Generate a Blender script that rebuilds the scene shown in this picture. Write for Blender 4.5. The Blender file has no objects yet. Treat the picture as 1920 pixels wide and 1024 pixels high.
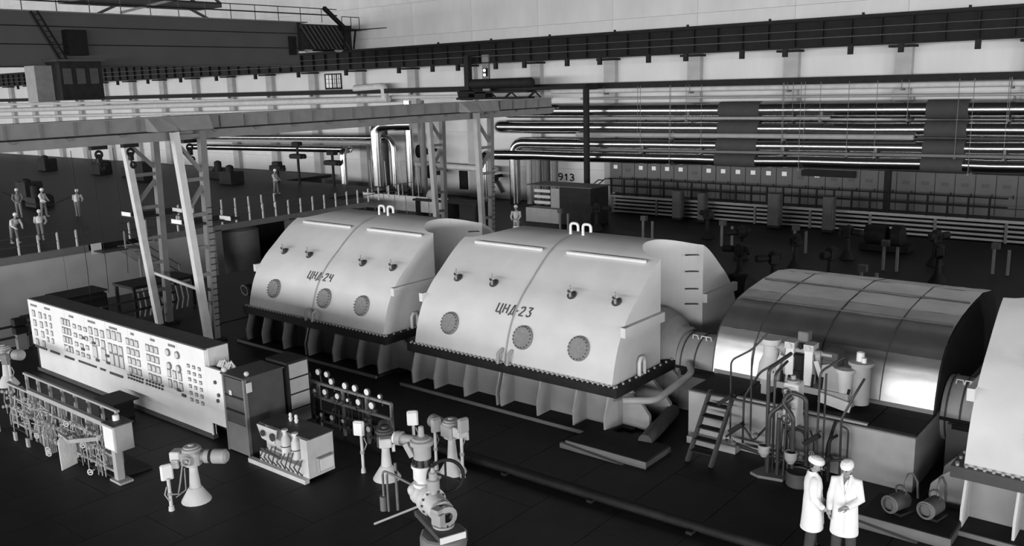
import bpy, math, random
from mathutils import Vector, Matrix
random.seed(7)
S = bpy.context.scene
COL = S.collection
V = Vector
PI = math.pi

# ------------------------------------------------------------- camera, world, light, exposure
cd = bpy.data.cameras.new('camera'); cam = bpy.data.objects.new('camera', cd); COL.objects.link(cam)
R0 = (0.77534406, 0.6309318, -0.02768855); D0 = (0.10946661, -0.17744288, -0.97802407); F0 = (-0.62197962, 0.75527419, -0.20664525)
mw = Matrix(((R0[0], -D0[0], -F0[0], 0), (R0[1], -D0[1], -F0[1], 0), (R0[2], -D0[2], -F0[2], 8.2), (0, 0, 0, 1)))
cam.matrix_world = mw
cd.sensor_fit = 'HORIZONTAL'; cd.sensor_width = 36.0; cd.lens = 1679.84 / 1920 * 36.0
cd.clip_start = 0.1; cd.clip_end = 600
S.camera = cam
w = bpy.data.worlds.new('hall_ambient'); S.world = w; w.use_nodes = True
w.node_tree.nodes['Background'].inputs[0].default_value = (1, 1, 1, 1)
w.node_tree.nodes['Background'].inputs[1].default_value = 0.02
def area(name, loc, rot, sx, sy, power):
    l = bpy.data.lights.new(name, 'AREA'); l.shape = 'RECTANGLE'; l.size = sx; l.size_y = sy; l.energy = power
    o = bpy.data.objects.new(name, l); o.location = loc; o.rotation_euler = rot; COL.objects.link(o); return o
# the long strip of daylight windows in the wall behind the camera
area('daylight_window_strip', (-90, -48, 7.2), (math.radians(90), 0, 0), 360, 8, 176000)
# added fill from the unseen right end, brightens the faces turned that way
area('end_face_fill', (70, 8, 8), (math.radians(90), 0, math.radians(90)), 40, 8, 32000)
S.view_settings.view_transform = 'Standard'; S.view_settings.look = 'None'
S.view_settings.exposure = 0.0; S.view_settings.gamma = 1.0; S.view_settings.use_curve_mapping = False
S.cycles.max_bounces = 5; S.cycles.diffuse_bounces = 3; S.cycles.glossy_bounces = 3
S.cycles.use_denoising = True

# ------------------------------------------------------------- materials (all grey: a black-and-white place)
def mat(name, v, rough=0.6, metal=0.0, amt=0.12, scale=3.0, bump=0.0, bscale=20.0, stretch=(1, 1, 1), spec=0.4):
    m = bpy.data.materials.new(name); m.use_nodes = True
    nt = m.node_tree; b = nt.nodes['Principled BSDF']
    b.inputs['Roughness'].default_value = rough; b.inputs['Metallic'].default_value = metal
    b.inputs['Specular IOR Level'].default_value = spec
    tc = nt.nodes.new('ShaderNodeTexCoord'); mp = nt.nodes.new('ShaderNodeMapping')
    mp.inputs['Scale'].default_value = stretch
    nt.links.new(tc.outputs['Object'], mp.inputs['Vector'])
    n = nt.nodes.new('ShaderNodeTexNoise'); n.inputs['Scale'].default_value = scale; n.inputs['Detail'].default_value = 5
    nt.links.new(mp.outputs['Vector'], n.inputs['Vector'])
    r = nt.nodes.new('ShaderNodeValToRGB')
    lo, hi = v * (1 - amt), min(1, v * (1 + amt))
    r.color_ramp.elements[0].position = 0.3; r.color_ramp.elements[1].position = 0.7
    r.color_ramp.elements[0].color = (lo, lo, lo, 1); r.color_ramp.elements[1].color = (hi, hi, hi, 1)
    nt.links.new(n.outputs['Fac'], r.inputs['Fac']); nt.links.new(r.outputs['Color'], b.inputs['Base Color'])
    if bump:
        n2 = nt.nodes.new('ShaderNodeTexNoise'); n2.inputs['Scale'].default_value = bscale; n2.inputs['Detail'].default_value = 4
        nt.links.new(mp.outputs['Vector'], n2.inputs['Vector'])
        bp = nt.nodes.new('ShaderNodeBump'); bp.inputs['Strength'].default_value = bump; bp.inputs['Distance'].default_value = 0.05
        nt.links.new(n2.outputs['Fac'], bp.inputs['Height']); nt.links.new(bp.outputs['Normal'], b.inputs['Normal'])
    return m
M = {
 'floor': mat('dark_oiled_floor', 0.012, 0.55, 0, 0.35, 1.2, 0.15, 30, spec=0.25),
 'pit': mat('pit_concrete', 0.05, 0.9, 0, 0.2),
 'wall': mat('whitewashed_wall', 0.66, 0.9, 0, 0.07, 0.9, 0.15, 8, (1, 1, 0.35)),
 'wall2': mat('grey_retaining_wall', 0.45, 0.9, 0, 0.08, 1.0),
 'concrete': mat('bare_concrete', 0.40, 0.9, 0, 0.1, 1.5),
 'white': mat('white_enamel', 0.74, 0.45, 0, 0.04, 2.0),
 'white2': mat('aged_white_paint', 0.55, 0.5, 0, 0.10, 2.5),
 'casing': mat('pale_casing_paint', 0.60, 0.65, 0, 0.06, 1.3, 0.04, 25, spec=.2),
 'port': mat('porthole_paint', 0.20, 0.6, 0, 0.15, 12),
 'lgrey': mat('light_grey_paint', 0.33, 0.55, 0, 0.08),
 'opipe': mat('oily_pipe_paint', 0.035, 0.4, 0, 0.2),
 'mgrey': mat('mid_grey_paint', 0.16, 0.55, 0, 0.10),
 'beam': mat('gantry_grey_paint', 0.2, 0.55, 0, 0.10),
 'dgrey': mat('dark_grey_paint', 0.06, 0.55, 0, 0.15),
 'dark': mat('blackened_steel', 0.018, 0.65, 0, 0.25, spec=.15),
 'black': mat('black_paint', 0.010, 0.6, 0, 0.2, spec=.15),
 'crane': mat('crane_grey_paint', 0.07, 0.6, 0, 0.08, 0.6),
 'foil': mat('aluminium_cladding', 0.55, 0.46, 1.0, 0.12, 1.5, 0.12, 3.5),
 'lag': mat('polished_pipe_lagging', 0.5, 0.2, 1.0, 0.06, 3, 0.03, 2.0),
 'band': mat('bare_pipe_band', 0.05, 0.8, 0, 0.1),
 'steel': mat('bright_steel', 0.5, 0.3, 1.0, 0.1),
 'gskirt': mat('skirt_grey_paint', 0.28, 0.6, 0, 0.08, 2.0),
 'shade_skirt': mat('shaded_skirt_grey', 0.19, 0.6, 0, 0.1, 2.0),  # darker copy of the skirt grey, with shade put into the colour
 'cloth': mat('white_cotton', 0.82, 0.9, 0, 0.03, 6),
 'trous': mat('dark_wool', 0.05, 0.9, 0, 0.15, 9),
 'skin': mat('skin', 0.30, 0.6, 0, 0.08, 9),
 'hair': mat('dark_hair', 0.02, 0.6, 0, 0.2, 20),
 'dial': mat('dial_face', 0.80, 0.4, 0, 0.02, 4),
 'cabinet': mat('switchgear_grey', 0.085, 0.5, 0, 0.10, 1.5),
}

# ------------------------------------------------------------- mesh collector
class MB:
    def __init__(s): s.v = []; s.f = []; s.sm = []
    def add(s, vs, fs, smooth=False):
        o = len(s.v); s.v += [tuple(p) for p in vs]
        for f in fs: s.f.append(tuple(i + o for i in f)); s.sm.append(smooth)
        return s
    def box(s, x0, x1, y0, y1, z0, z1):
        vs = [(x, y, z) for z in (z0, z1) for y in (y0, y1) for x in (x0, x1)]
        return s.add(vs, [(0, 2, 3, 1), (4, 5, 7, 6), (0, 1, 5, 4), (1, 3, 7, 5), (3, 2, 6, 7), (2, 0, 4, 6)])
    def cb(s, x0, x1, y0, y1, z0, z1, c=0.02):
        # box with chamfered top and vertical edges
        P = []
        def ring(i, z): return [(x0+i+c*0, y0+i, z), (x1-i, y0+i, z), (x1-i, y1-i, z), (x0+i, y1-i, z)]
        def oct_(i, z):
            a, b2, d, e = x0+i, x1-i, y0+i, y1-i
            return [(a+c, d, z), (b2-c, d, z), (b2, d+c, z), (b2, e-c, z), (b2-c, e, z), (a+c, e, z), (a, e-c, z), (a, d+c, z)]
        P = oct_(0, z0) + oct_(0, z1-c) + oct_(c, z1)
        F = [tuple(range(7, -1, -1)), tuple(range(16, 24))]
        for k in (0, 8):
            for i in range(8): F.append((k+i, k+(i+1) % 8, k+8+(i+1) % 8, k+8+i))
        return s.add(P, F)
    def bar(s, p, q, a, b, up=(0, 0, 1)):
        p = V(p); q = V(q); d = (q - p).normalized(); u = V(up)
        if abs(d.dot(u)) > 0.98: u = V((0, 1, 0))
        r = d.cross(u).normalized(); u = r.cross(d).normalized()
        vs = [c + r * (i * a / 2) + u * (j * b / 2) for c in (p, q) for i, j in ((-1, -1), (1, -1), (1, 1), (-1, 1))]
        return s.add(vs, [(3, 2, 1, 0), (4, 5, 6, 7), (0, 1, 5, 4), (1, 2, 6, 5), (2, 3, 7, 6), (3, 0, 4, 7)])
    def tube(s, pts, r, n=8, caps=True):
        pts = [V(p) for p in pts]; m = len(pts)
        rs = r if isinstance(r, (list, tuple)) else [r] * m
        dirs = []
        for i in range(m):
            a = pts[max(i-1, 0)]; b = pts[min(i+1, m-1)]
            if 0 < i < m-1: d = (pts[i]-pts[i-1]).normalized() + (pts[i+1]-pts[i]).normalized()
            else: d = b - a
            dirs.append(d.normalized() if d.length > 1e-9 else V((0, 0, 1)))
        u = V((0, 0, 1)) if abs(dirs[0].z) < 0.9 else V((0, 1, 0))
        vs = []
        for i in range(m):
            x = dirs[i].cross(u)
            if x.length < 1e-6: x = dirs[i].cross(V((1, 0.3, 0)))
            x.normalize(); u = x.cross(dirs[i]).normalized()
            for k in range(n):
                t = 2*PI*k/n; vs.append(pts[i] + x*(rs[i]*math.cos(t)) + u*(rs[i]*math.sin(t)))
        s.add(vs, [(i*n+k, i*n+(k+1) % n, (i+1)*n+(k+1) % n, (i+1)*n+k) for i in range(m-1) for k in range(n)], True)
        if caps:
            s.add(vs[:n], [tuple(range(n-1, -1, -1))]); s.add(vs[-n:], [tuple(range(n))])
        return s
    def cyl(s, p, q, r, r2=None, n=14): return s.tube([p, q], [r, r if r2 is None else r2], n)
    def lathe(s, c, prof, n=16, d=(0, 0, 1)):
        # prof: list of (radius, height along d) ; sharp where the radius repeats
        c = V(c); d = V(d).normalized(); u = V((0, 0, 1)) if abs(d.z) < 0.9 else V((1, 0, 0))
        x = d.cross(u).normalized(); y = d.cross(x).normalized()
        for (r0, h0), (r1, h1) in zip(prof, prof[1:]):
            vs = [c + d*h + x*(r*math.cos(2*PI*k/n)) + y*(r*math.sin(2*PI*k/n)) for r, h in ((r0, h0), (r1, h1)) for k in range(n)]
            s.add(vs, [(k, k+n, (k+1) % n+n, (k+1) % n) for k in range(n)], abs(h1-h0) > 1e-4)
        r, h = prof[-1]
        if r > 1e-4: s.add([c + d*h + x*(r*math.cos(2*PI*k/n)) + y*(r*math.sin(2*PI*k/n)) for k in range(n)], [tuple(range(n-1, -1, -1))])
        return s
    def prism(s, poly, ax, a0, a1):
        def P(a, b, t): return {'x': (t, a, b), 'y': (a, t, b), 'z': (a, b, t)}[ax]
        n = len(poly); vs = [P(a, b, a0) for a, b in poly] + [P(a, b, a1) for a, b in poly]
        return s.add(vs, [tuple(range(n)), tuple(range(2*n-1, n-1, -1))] + [(i, i+n, (i+1) % n+n, (i+1) % n) for i in range(n)])
    def torus(s, c, d, R, r, n=20, m=6):
        c = V(c); d = V(d).normalized(); u = V((0, 0, 1)) if abs(d.z) < 0.9 else V((1, 0, 0))
        x = d.cross(u).normalized(); y = d.cross(x).normalized(); vs = []
        for k in range(n):
            e = x*math.cos(2*PI*k/n) + y*math.sin(2*PI*k/n)
            for j in range(m): vs.append(c + e*(R + r*math.cos(2*PI*j/m)) + d*(r*math.sin(2*PI*j/m)))
        return s.add(vs, [(k*m+j, k*m+(j+1) % m, ((k+1) % n)*m+(j+1) % m, ((k+1) % n)*m+j) for k in range(n) for j in range(m)], True)
    def ball(s, c, r, n=12, m=8, sc=(1, 1, 1)):
        vs = []
        for i in range(m+1):
            a = PI*i/m
            for k in range(n):
                b = 2*PI*k/n; vs.append((c[0]+sc[0]*r*math.sin(a)*math.cos(b), c[1]+sc[1]*r*math.sin(a)*math.sin(b), c[2]+sc[2]*r*math.cos(a)))
        return s.add(vs, [(i*n+k, (i+1)*n+k, (i+1)*n+(k+1) % n, i*n+(k+1) % n) for i in range(m) for k in range(n)], True)
    def mesh(s, name, m, off=(0, 0, 0)):
        me = bpy.data.meshes.new(name); ox, oy, oz = off
        me.from_pydata([(x-ox, y-oy, z-oz) for x, y, z in s.v], [], s.f)
        me.polygons.foreach_set('use_smooth', s.sm); me.materials.append(m); me.update(); return me
BASE = {}
def link(name, me, parent=None):
    o = bpy.data.objects.new(name, me); COL.objects.link(o)
    if parent: o.parent = parent
    return o
def thing(name, label, cat, loc=(0, 0, 0), group=None, rz=0):
    o = bpy.data.objects.new(name, None); COL.objects.link(o); o.location = loc; o.empty_display_size = 0.2
    o.rotation_euler = (0, 0, rz)
    o['label'] = label; o['category'] = cat
    if group: o['group'] = group
    BASE[o.name] = tuple(loc) if rz == 0 else (0, 0, 0)
    return o
def part(name, mb, m, parent, label=None):
    # vertices are given in hall coordinates (or local ones for a turned thing)
    r = parent
    while r.parent: r = r.parent
    o = link(name, mb.mesh(name, M[m] if isinstance(m, str) else m, BASE.get(r.name, (0, 0, 0))), parent)
    if label: o['label'] = label
    return o
def parts(name, mbs, m, parent, label=None):
    return [part(name, b, m, parent, label) for b in mbs]
def solo(name, mb, m, label, cat, loc=(0, 0, 0), group=None):
    o = link(name, mb.mesh(name, M[m], loc)); o.location = loc; o['label'] = label; o['category'] = cat
    if group: o['group'] = group
    BASE[o.name] = tuple(loc)
    return o
def struct(name, mb, m):
    o = link(name, mb.mesh(name, M[m])); o['kind'] = 'structure'; BASE[o.name] = (0, 0, 0); return o
def shared(name, me, parent, loc, rot=None):
    o = link(name, me, parent); o.location = loc
    if rot: o.rotation_euler = rot
    return o
def dup(root, loc, label=None, rz=None, group=None, mats=None):
    def cp(o, par):
        c = o.copy(); COL.objects.link(c)
        if par: c.parent = par
        for ch in list(o.children): cp(ch, c)
        return c
    c = cp(root, None); c.location = loc
    if rz is not None: c.rotation_euler = (0, 0, rz)
    if label: c['label'] = label
    if group: c['group'] = group
    return c
ORD = ['first', 'second', 'third', 'fourth', 'fifth', 'sixth', 'seventh', 'eighth', 'ninth', 'tenth', 'eleventh', 'twelfth', 'thirteenth', 'fourteenth', 'fifteenth', 'sixteenth', 'seventeenth', 'eighteenth', 'nineteenth', 'twentieth', 'twenty-first', 'twenty-second', 'twenty-third', 'twenty-fourth', 'twenty-fifth', 'twenty-sixth', 'twenty-seventh', 'twenty-eighth', 'twenty-ninth', 'thirtieth']

# ------------------------------------------------------------- the setting: floor, back wall, pit
mb = MB(); mb.box(-31.2, 10, 1, 13.8, -3.2, -0.02); mb.box(-36, 10, 13.8, 50.0, -3.2, -0.02); mb.box(-140, -36, 37.0, 50.0, -3.2, -0.02)
mb.box(-43.2, -31.2, 1, 13.8, -3.3, -3.0); mb.box(-43.2, -36, 13.8, 37.0, -3.3, -3.0)
floor = struct('floor', mb, 'floor')
rn = random.Random(3)
pm = {}
for L in (3.0, 2.4):
    b = MB(); b.box(-0.744, 0.744, -L/2+.006, L/2-.006, -0.02, 0.0); pm[L] = b.mesh('floor_plate', M['floor'])
x = -30.45; k = 0
while x < 4 and k < 290:
    y = 5.0 - (1.2 if int(x*2) % 2 else 0)
    while y < 16.0 and k < 290:
        L = 3.0
        o = shared('floor_plate', pm[L], floor, (x, y+1.5, -0.004*rn.random()), (0.0006*(rn.random()-.5), 0.0012*(rn.random()-.5), 0))
        y += L; k += 1
    x += 1.5
wall = struct('wall_back', MB().box(-140, 12, 50.3, 50.8, -1, 26), 'wall')
wpm = MB().box(-2.992, 2.992, -0.3, 0, 0.006, 2.394).mesh('wall_panel', M['wall'])
for i in range(-23, 3):
    for j in range(10):
        shared('wall_panel', wpm, wall, (-14.3 + 6*(i+0.5), 50.3 + 0.008*rn.random(), 2.4*j))
plm = MB().box(-0.42, 0.42, -0.4, 0, 0, 9.65).mesh('pilaster', M['concrete'])
cpm = MB().box(-0.6, 0.6, -1.0, 0.0, 9.48, 9.61).mesh('corbel_plate', M['dark'])
for i in range(-18, 3):
    p = shared('pilaster', plm, wall, (-14.3 + 6*i, 50.0, 0))
    q = shared('corbel_plate', cpm, p, (0, 0, 0))
# small window in the back wall under the crane track
mb = MB()
for xx in (-60.9, -60.0, -59.45, -58.9): mb.box(xx-.05, xx+.05, 49.92, 50.02, 8.2, 9.4)
mb.box(-60.95, -58.85, 49.92, 50.02, 8.15, 8.3); mb.box(-60.95, -58.85, 49.92, 50.02, 9.35, 9.45)
win = struct('window_1', mb, 'dark')
mb = MB()
for xx in (-60.45, -59.72, -59.17): mb.box(xx-.03, xx+.03, 49.93, 50.0, 8.3, 9.35)
for zz in (8.65, 9.0): mb.box(-60.9, -58.9, 49.93, 50.0, zz-.02, zz+.02)
part('glazing_bar', mb, 'mgrey', win)
part('window_pane', MB().box(-60.9, -58.9, 49.97, 49.99, 8.3, 9.35), 'dial', win)

# ------------------------------------------------------------- crane runway along the back wall
run = thing('crane_runway', 'long dark riveted crane runway girder high along the pale back wall', 'crane rail', (-60, 48, 9.65))
part('web_plate', MB().box(-140, 11, 48.15, 48.25, 9.7, 10.95), 'black', run)
part('bottom_flange', MB().box(-140, 11, 47.95, 48.55, 9.62, 9.7), 'black', run)
part('top_flange', MB().box(-140, 11, 47.85, 48.6, 10.95, 11.03), 'black', run)
part('crane_rail', MB().box(-140, 11, 48.15, 48.27, 11.03, 11.16), 'dark', run)
part('walkway', MB().box(-140, 11, 48.6, 49.5, 10.93, 11.0), 'dark', run)
part('side_rail', MB().box(-140, 11, 47.86, 47.9, 10.08, 10.12), 'dgrey', run, 'thin pale conductor bar along the girder')
part('side_rail', MB().box(-140, 11, 47.88, 47.92, 10.5, 10.53), 'dgrey', run)
st = MB().box(-0.03, 0.03, -0.16, 0, 0, 1.25).mesh('stiffener', M['black'])
for i in range(100): shared('stiffener', st, run, (-132 + 1.5*i + 60, 0.15, 0.05))
hb = MB().box(-0.12, 0.12, -0.1, 0.12, -0.42, 0).mesh('hanger_bracket', M['dark'])
for i in range(46):
    xx = -134 + 3.0*i + (0.5 if i % 2 else 0)
    if xx < -50 and i % 2: continue
    shared('hanger_bracket', hb, run, (xx + 60, 0.05, -0.03))
lm = MB().box(-0.06, 0.06, -0.05, 0.05, 0, 0.12).mesh('rail_clip', M['dark'])
for i in range(12): shared('rail_clip', lm, run, (-46 + 5*i + 60, 0.25, 1.5))

# cable tray below the runway, running the whole hall
tr = thing('cable_tray', 'dark cable tray full of cables running level under the pilaster panels', 'cable tray', (-60, 49, 7.9))
part('tray', MB().box(-140, 11, 48.7, 49.2, 7.74, 7.82).box(-140, 11, 48.68, 48.72, 7.74, 8.1), 'dark', tr)
mb = MB(); rn = random.Random(5)
for k in range(7):
    yy = 48.76 + 0.06*k
    mb.tube([(-140 + 6*i, yy, 7.94 + 0.06*rn.random() + (.05 if k % 2 else 0)) for i in range(26)], 0.045, 5)
part('cable', mb, 'dark', tr)
tb = MB().box(-0.05, 0.05, -0.1, 0.2, 0, 0.25).mesh('tray_bracket', M['mgrey'])
for i in range(24): shared('tray_bracket', tb, tr, (-128 + 6*i + 60, 0.2, -0.3))
# ------------------------------------------------------------- pipes on the back wall
def elbow(p, c, q, r, k=6):
    p, c, q = V(p), V(c), V(q); a = c + (p-c).normalized()*r; b = c + (q-c).normalized()*r
    return [a*(1-t)**2 + c*2*t*(1-t) + b*t*t for t in [i/k for i in range(k+1)]]
def pipe(name, label, path, r, m='lag', bands=(), hang=(), elb=0.7, n=18, cat='pipe', sag=0.0):
    o = thing(name, label, cat, path[0])
    pts = [V(path[0])]; rnd = random.Random(len(label))
    for i in range(1, len(path)):
        a, b = V(path[i-1]), V(path[i])
        L = (b-a).length
        if sag and L > 8:
            kk = int(L/3.2)
            e = elb*1.5/L
            pts += [a.lerp(b, e+(1-2*e)*j/kk) + V((0, 0, rnd.uniform(-sag, sag))) for j in range(1, kk)]
        if i < len(path)-1: pts += elbow(path[i-1], path[i], path[i+1], elb)
        else: pts.append(b)
    part('pipe_run', MB().tube(pts, r, n), m, o)
    for x0, x1 in bands:
        z = path[0][2] + (path[1][2]-path[0][2])*((x0+x1)/2-path[0][0])/(path[1][0]-path[0][0]); y = path[0][1]
        part('insulation_band', MB().cyl((x0, y, z), (x1, y, z), r+.025, n=20), 'band', o, 'matt dark bare section of the pipe')
    for x0 in hang:
        z = path[0][2] + (path[1][2]-path[0][2])*(x0-path[0][0])/(path[1][0]-path[0][0]); y = path[0][1]
        b = MB(); b.box(x0-.05, x0+.05, y-r-.08, y+r+.08, z-r-.1, z-r); b.box(x0-.05, x0+.05, y+r, y+r+.1, z-r-.1, z+r+.25)
        b.tube([(x0, y-r-.06, z-r-.08), (x0, y-r-.06, 7.85)], 0.016, 5)
        part('pipe_hanger', b, 'mgrey', o)
    return o
BD = [(-24.1, -21.6), (-12.75, -10.8)]
pipe('steam_pipe', 'topmost of the four thick shiny steam pipes on the back wall', [(10, 48.9, 6.35), (-40.5, 48.9, 6.35), (-40.5, 49.8, 6.35)], 0.47, 'lag', BD, (-19.6, -13.6, -9.0), sag=.012)
pipe('steam_pipe', 'second thick shiny steam pipe from the top on the back wall', [(10, 48.8, 5.42), (-41.2, 48.8, 5.27), (-41.2, 49.8, 5.27)], 0.44, 'lag', BD, (-29.4, -18.9, -7.8), sag=.02)
pipe('steam_pipe', 'third shiny steam pipe, turning down to the floor beside the dark post', [(10, 48.6, 4.66), (-39.5, 48.6, 4.2), (-39.5, 48.6, 0)], 0.39, 'lag', BD, (-25, -16.5, -11.2), elb=0.9, sag=.02)
pipe('steam_pipe', 'lowest shiny steam pipe, turning down at its far left end', [(10, 48.4, 3.85), (-41.5, 48.4, 3.35), (-41.5, 47.6, 3.3), (-41.5, 47.6, 0)], 0.36, 'lag', BD, (-27, -19, -10.5), elb=0.5, sag=.03)
pipe('water_pipe', 'long white pipe running right under the dark cable tray', [(10, 48.75, 7.52), (-36.3, 48.75, 7.62)], 0.15, 'white2', (), (-32, -26, -20, -14, -9), n=12)
pipe('thin_pipe', 'thin grey pipe just under the white pipe on the back wall', [(10, 48.8, 6.98), (-34, 48.8, 7.12)], 0.07, 'lgrey', (), (), n=8)
pipe('thin_pipe', 'thin grey pipe between the top two thick steam pipes', [(-17.5, 48.3, 5.93), (-33, 48.3, 5.9)], 0.09, 'lgrey', (), (-18, -26), n=8)
pipe('thin_pipe', 'pale pipe between the second and third thick steam pipes', [(-13.2, 48.3, 4.98), (-34, 48.3, 4.86)], 0.14, 'lgrey', (), (-20, -27), n=10)
pipe('thin_pipe', 'thin dark pipe at the right end below the second steam pipe', [(10, 48.3, 4.97), (-13, 48.3, 4.97)], 0.05, 'dgrey', (), (), n=8)
pipe('thin_pipe', 'long thin grey pipe just above the lowest steam pipe', [(10, 48.1, 4.3), (-33, 48.1, 3.92)], 0.09, 'mgrey', (), (-29, -20, -15, -9), n=8)
pipe('post_pipe', 'tall dark vertical pipe standing in front of the wall pipes', [(-32.6, 47.4, 0.6), (-32.6, 47.4, 7.9), (-32.6, 49.2, 7.9)], 0.2, 'dark', (), (), elb=0.35, n=12)
# left cluster
pipe('water_pipe', 'thick white pipe under the cable tray at upper left', [(-140, 48.9, 6.55), (-52.2, 48.9, 7.3)], 0.27, 'white2', (), (), n=12)
pipe('water_pipe', 'lower white pipe running below the thick one at upper left', [(-140, 48.5, 5.65), (-58, 48.5, 6.5)], 0.16, 'white2', (), (), n=10)
pipe('water_pipe', 'white pipe just under the cable tray left of the cylinder tank', [(-140, 49.38, 7.4), (-43.5, 49.38, 7.4)], 0.13, 'white2', (), (), n=10)
pipe('riser_pipe', 'short white riser with a thick dark cap left of the tank', [(-52.6, 48.9, 7.3), (-52.6, 48.9, 8.25), (-56, 48.9, 8.15)], 0.3, 'white2', (), (), elb=0.35, n=12)
pipe('steam_pipe', 'upper shiny pipe at left, bending down before the white guard screen', [(-76, 46, 4.2), (-48.9, 46, 4.55), (-48.9, 46, 0)], 0.22, 'lag', (), (), elb=0.8, n=14)
pipe('steam_pipe', 'pale pipe between the two shiny pipes at left under the gantry', [(-76, 46.2, 3.95), (-50.5, 46.2, 4.15)], 0.13, 'lgrey', (), (), n=10)
pipe('steam_pipe', 'lower shiny pipe at left, turning down beside the guard screen', [(-76, 45.8, 3.35), (-53.3, 45.8, 3.62), (-53.3, 44.9, 3.62), (-53.3, 44.9, 0)], 0.27, 'lag', (), (), elb=0.45, n=14)
pipe('riser_pipe', 'thickest shiny vertical pipe behind the white guard screen', [(-49.8, 45.2, 0), (-49.8, 45.2, 5.5), (-47.6, 46.6, 5.5)], 0.42, 'lag', (), (), elb=0.6, n=16)
pipe('riser_pipe', 'tall shiny vertical pipe in the middle of the guard screen', [(-48.2, 47, 0), (-48.2, 47, 7.2)], 0.32, 'lag', (), (), n=14)
pipe('riser_pipe', 'grey vertical pipe right of the tall shiny riser', [(-47.2, 47.4, 0), (-47.2, 47.4, 7.2)], 0.24, 'mgrey', (), (), n=12)
pipe('riser_pipe', 'dark vertical pipe between the two shiny risers at left', [(-52.6, 48.6, 0), (-52.6, 48.6, 5.6)], 0.3, 'dgrey', (), (), n=12)
for i, (xx, rr, mm) in enumerate(((-38.3, .2, 'lgrey'), (-37.5, .22, 'mgrey'), (-36.8, .25, 'dgrey'), (-36.1, .22, 'mgrey'))):
    pipe('riser_pipe', ['slim pale', 'slim grey', 'thick dark', 'last grey'][i] + ' vertical pipe right of the two bright drop pipes', [(xx, 48.7, 0), (xx, 48.7, 3.4)], rr, mm, (), (), n=10)
# horizontal pale duct with valve motors at the wall, behind the far gantry leg
pipe('thin_pipe', 'pale level pipe with round valves, behind the far gantry tower', [(-50, 49.0, 2.35), (-41.5, 49.0, 2.2)], 0.22, 'white2', (), (), n=10)
for i, (xx, zz) in enumerate(((-48.4, 3.4), (-47.4, 1.9), (-41.9, 1.7))):
    b = MB(); b.lathe((xx, 48.4, zz), [(0.25, -.3), (0.5, -.25), (0.5, .25), (0.25, .3)], 14, (1, .3, 0)); b.cyl((xx, 48.4, zz), (xx+.9, 48.4, zz), .22, n=10); b.cyl((xx, 48.4, zz), (xx, 50, zz), .12)
    solo('valve_motor', b, 'dark', ['upper dark drum-shaped valve motor on the back wall, left of the far gantry tower', 'lower dark valve motor on the back wall, left of the far gantry tower', 'dark valve motor on the back wall, right of the far gantry tower'][i], 'motor', (xx, 48.4, zz))
# hanging tank
t = thing('hanging_tank', 'dark horizontal cylinder tank hung below the crane runway', 'tank', (-39.5, 47.5, 8.2))
part('shell', MB().lathe((-42.3, 47.4, 8.25), [(0.01, 0), (.22, .05), (.33, .18), (.33, 5.35), (.22, 5.5), (.01, 5.55)], 18, (1, 0, 0)), 'dark', t)
b = MB(); b.box(-43.2, -37, 47, 47.9, 7.62, 7.75)
for xx in (-42.6, -41, -39.2, -37.2): b.bar((xx, 47.4, 7.3), (xx+.6, 47.4, 7.7), .12, .12); b.bar((xx+1, 47.4, 7.3), (xx+.5, 47.4, 7.7), .08, .08)
b.box(-43.4, -37, 47.1, 47.8, 7.2, 7.35)
part('support_frame', b, 'black', t)
parts('motor', [MB().cyl((-43.2, 47.4, 7.5), (-42.2, 47.4, 7.5), .35), MB().box(-41.6, -40.6, 47.0, 47.8, 7.3, 7.7)], 'black', t)
part('suspension_post', MB().box(-42.95, -42.55, 47.5, 47.9, 7.3, 10.2), 'dark', t)
part('suspension_post', MB().box(-41.7, -41.1, 48.0, 48.15, 7.7, 10.2), 'mgrey', t)
lamp = thing('signal_lamp', 'pair of small bright round lamps on the post above the tank', 'lamp', (-41.3, 47.9, 9.1))
em = bpy.data.materials.new('lamp_glow'); em.use_nodes = True
em.node_tree.nodes['Principled BSDF'].inputs['Emission Color'].default_value = (1, 1, 1, 1); em.node_tree.nodes['Principled BSDF'].inputs['Emission Strength'].default_value = 1.6
M['glow'] = em
part('housing', MB().box(-41.45, -41.2, 47.85, 48.0, 8.75, 9.3), 'dark', lamp)
for z in (8.85, 9.15): part('lens', MB().ball((-41.33, 47.82, z), .1, 10, 6), 'glow', lamp)

# stenciled number on the wall
mb = MB()
def stroke(mb, pts, w, P, d):
    for a, b in zip(pts, pts[1:]):
        A, B = V(P(*a)), V(P(*b)); mb.bar(A, B, w, d, (0, 1, 0))
NUM = {'9': [(1, .55), (.2, .5), (0, .75), (.25, 1), (.75, 1), (1, .75), (.9, .3), (.3, 0)], '1': [(.2, .7), (.6, 1), (.6, 0)], '3': [(0, .9), (.4, 1), (.9, .85), (.85, .6), (.4, .52), (.95, .4), (.9, .12), (.4, 0), (0, .12)]}
for i, ch in enumerate('913'):
    stroke(mb, NUM[ch], .09, lambda u, v, i=i: (-36.75 + .48*i + .34*u, 49.985, 1.6 + .45*v), .02)
o = part('painted_number', mb, 'dark', wall)

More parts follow.
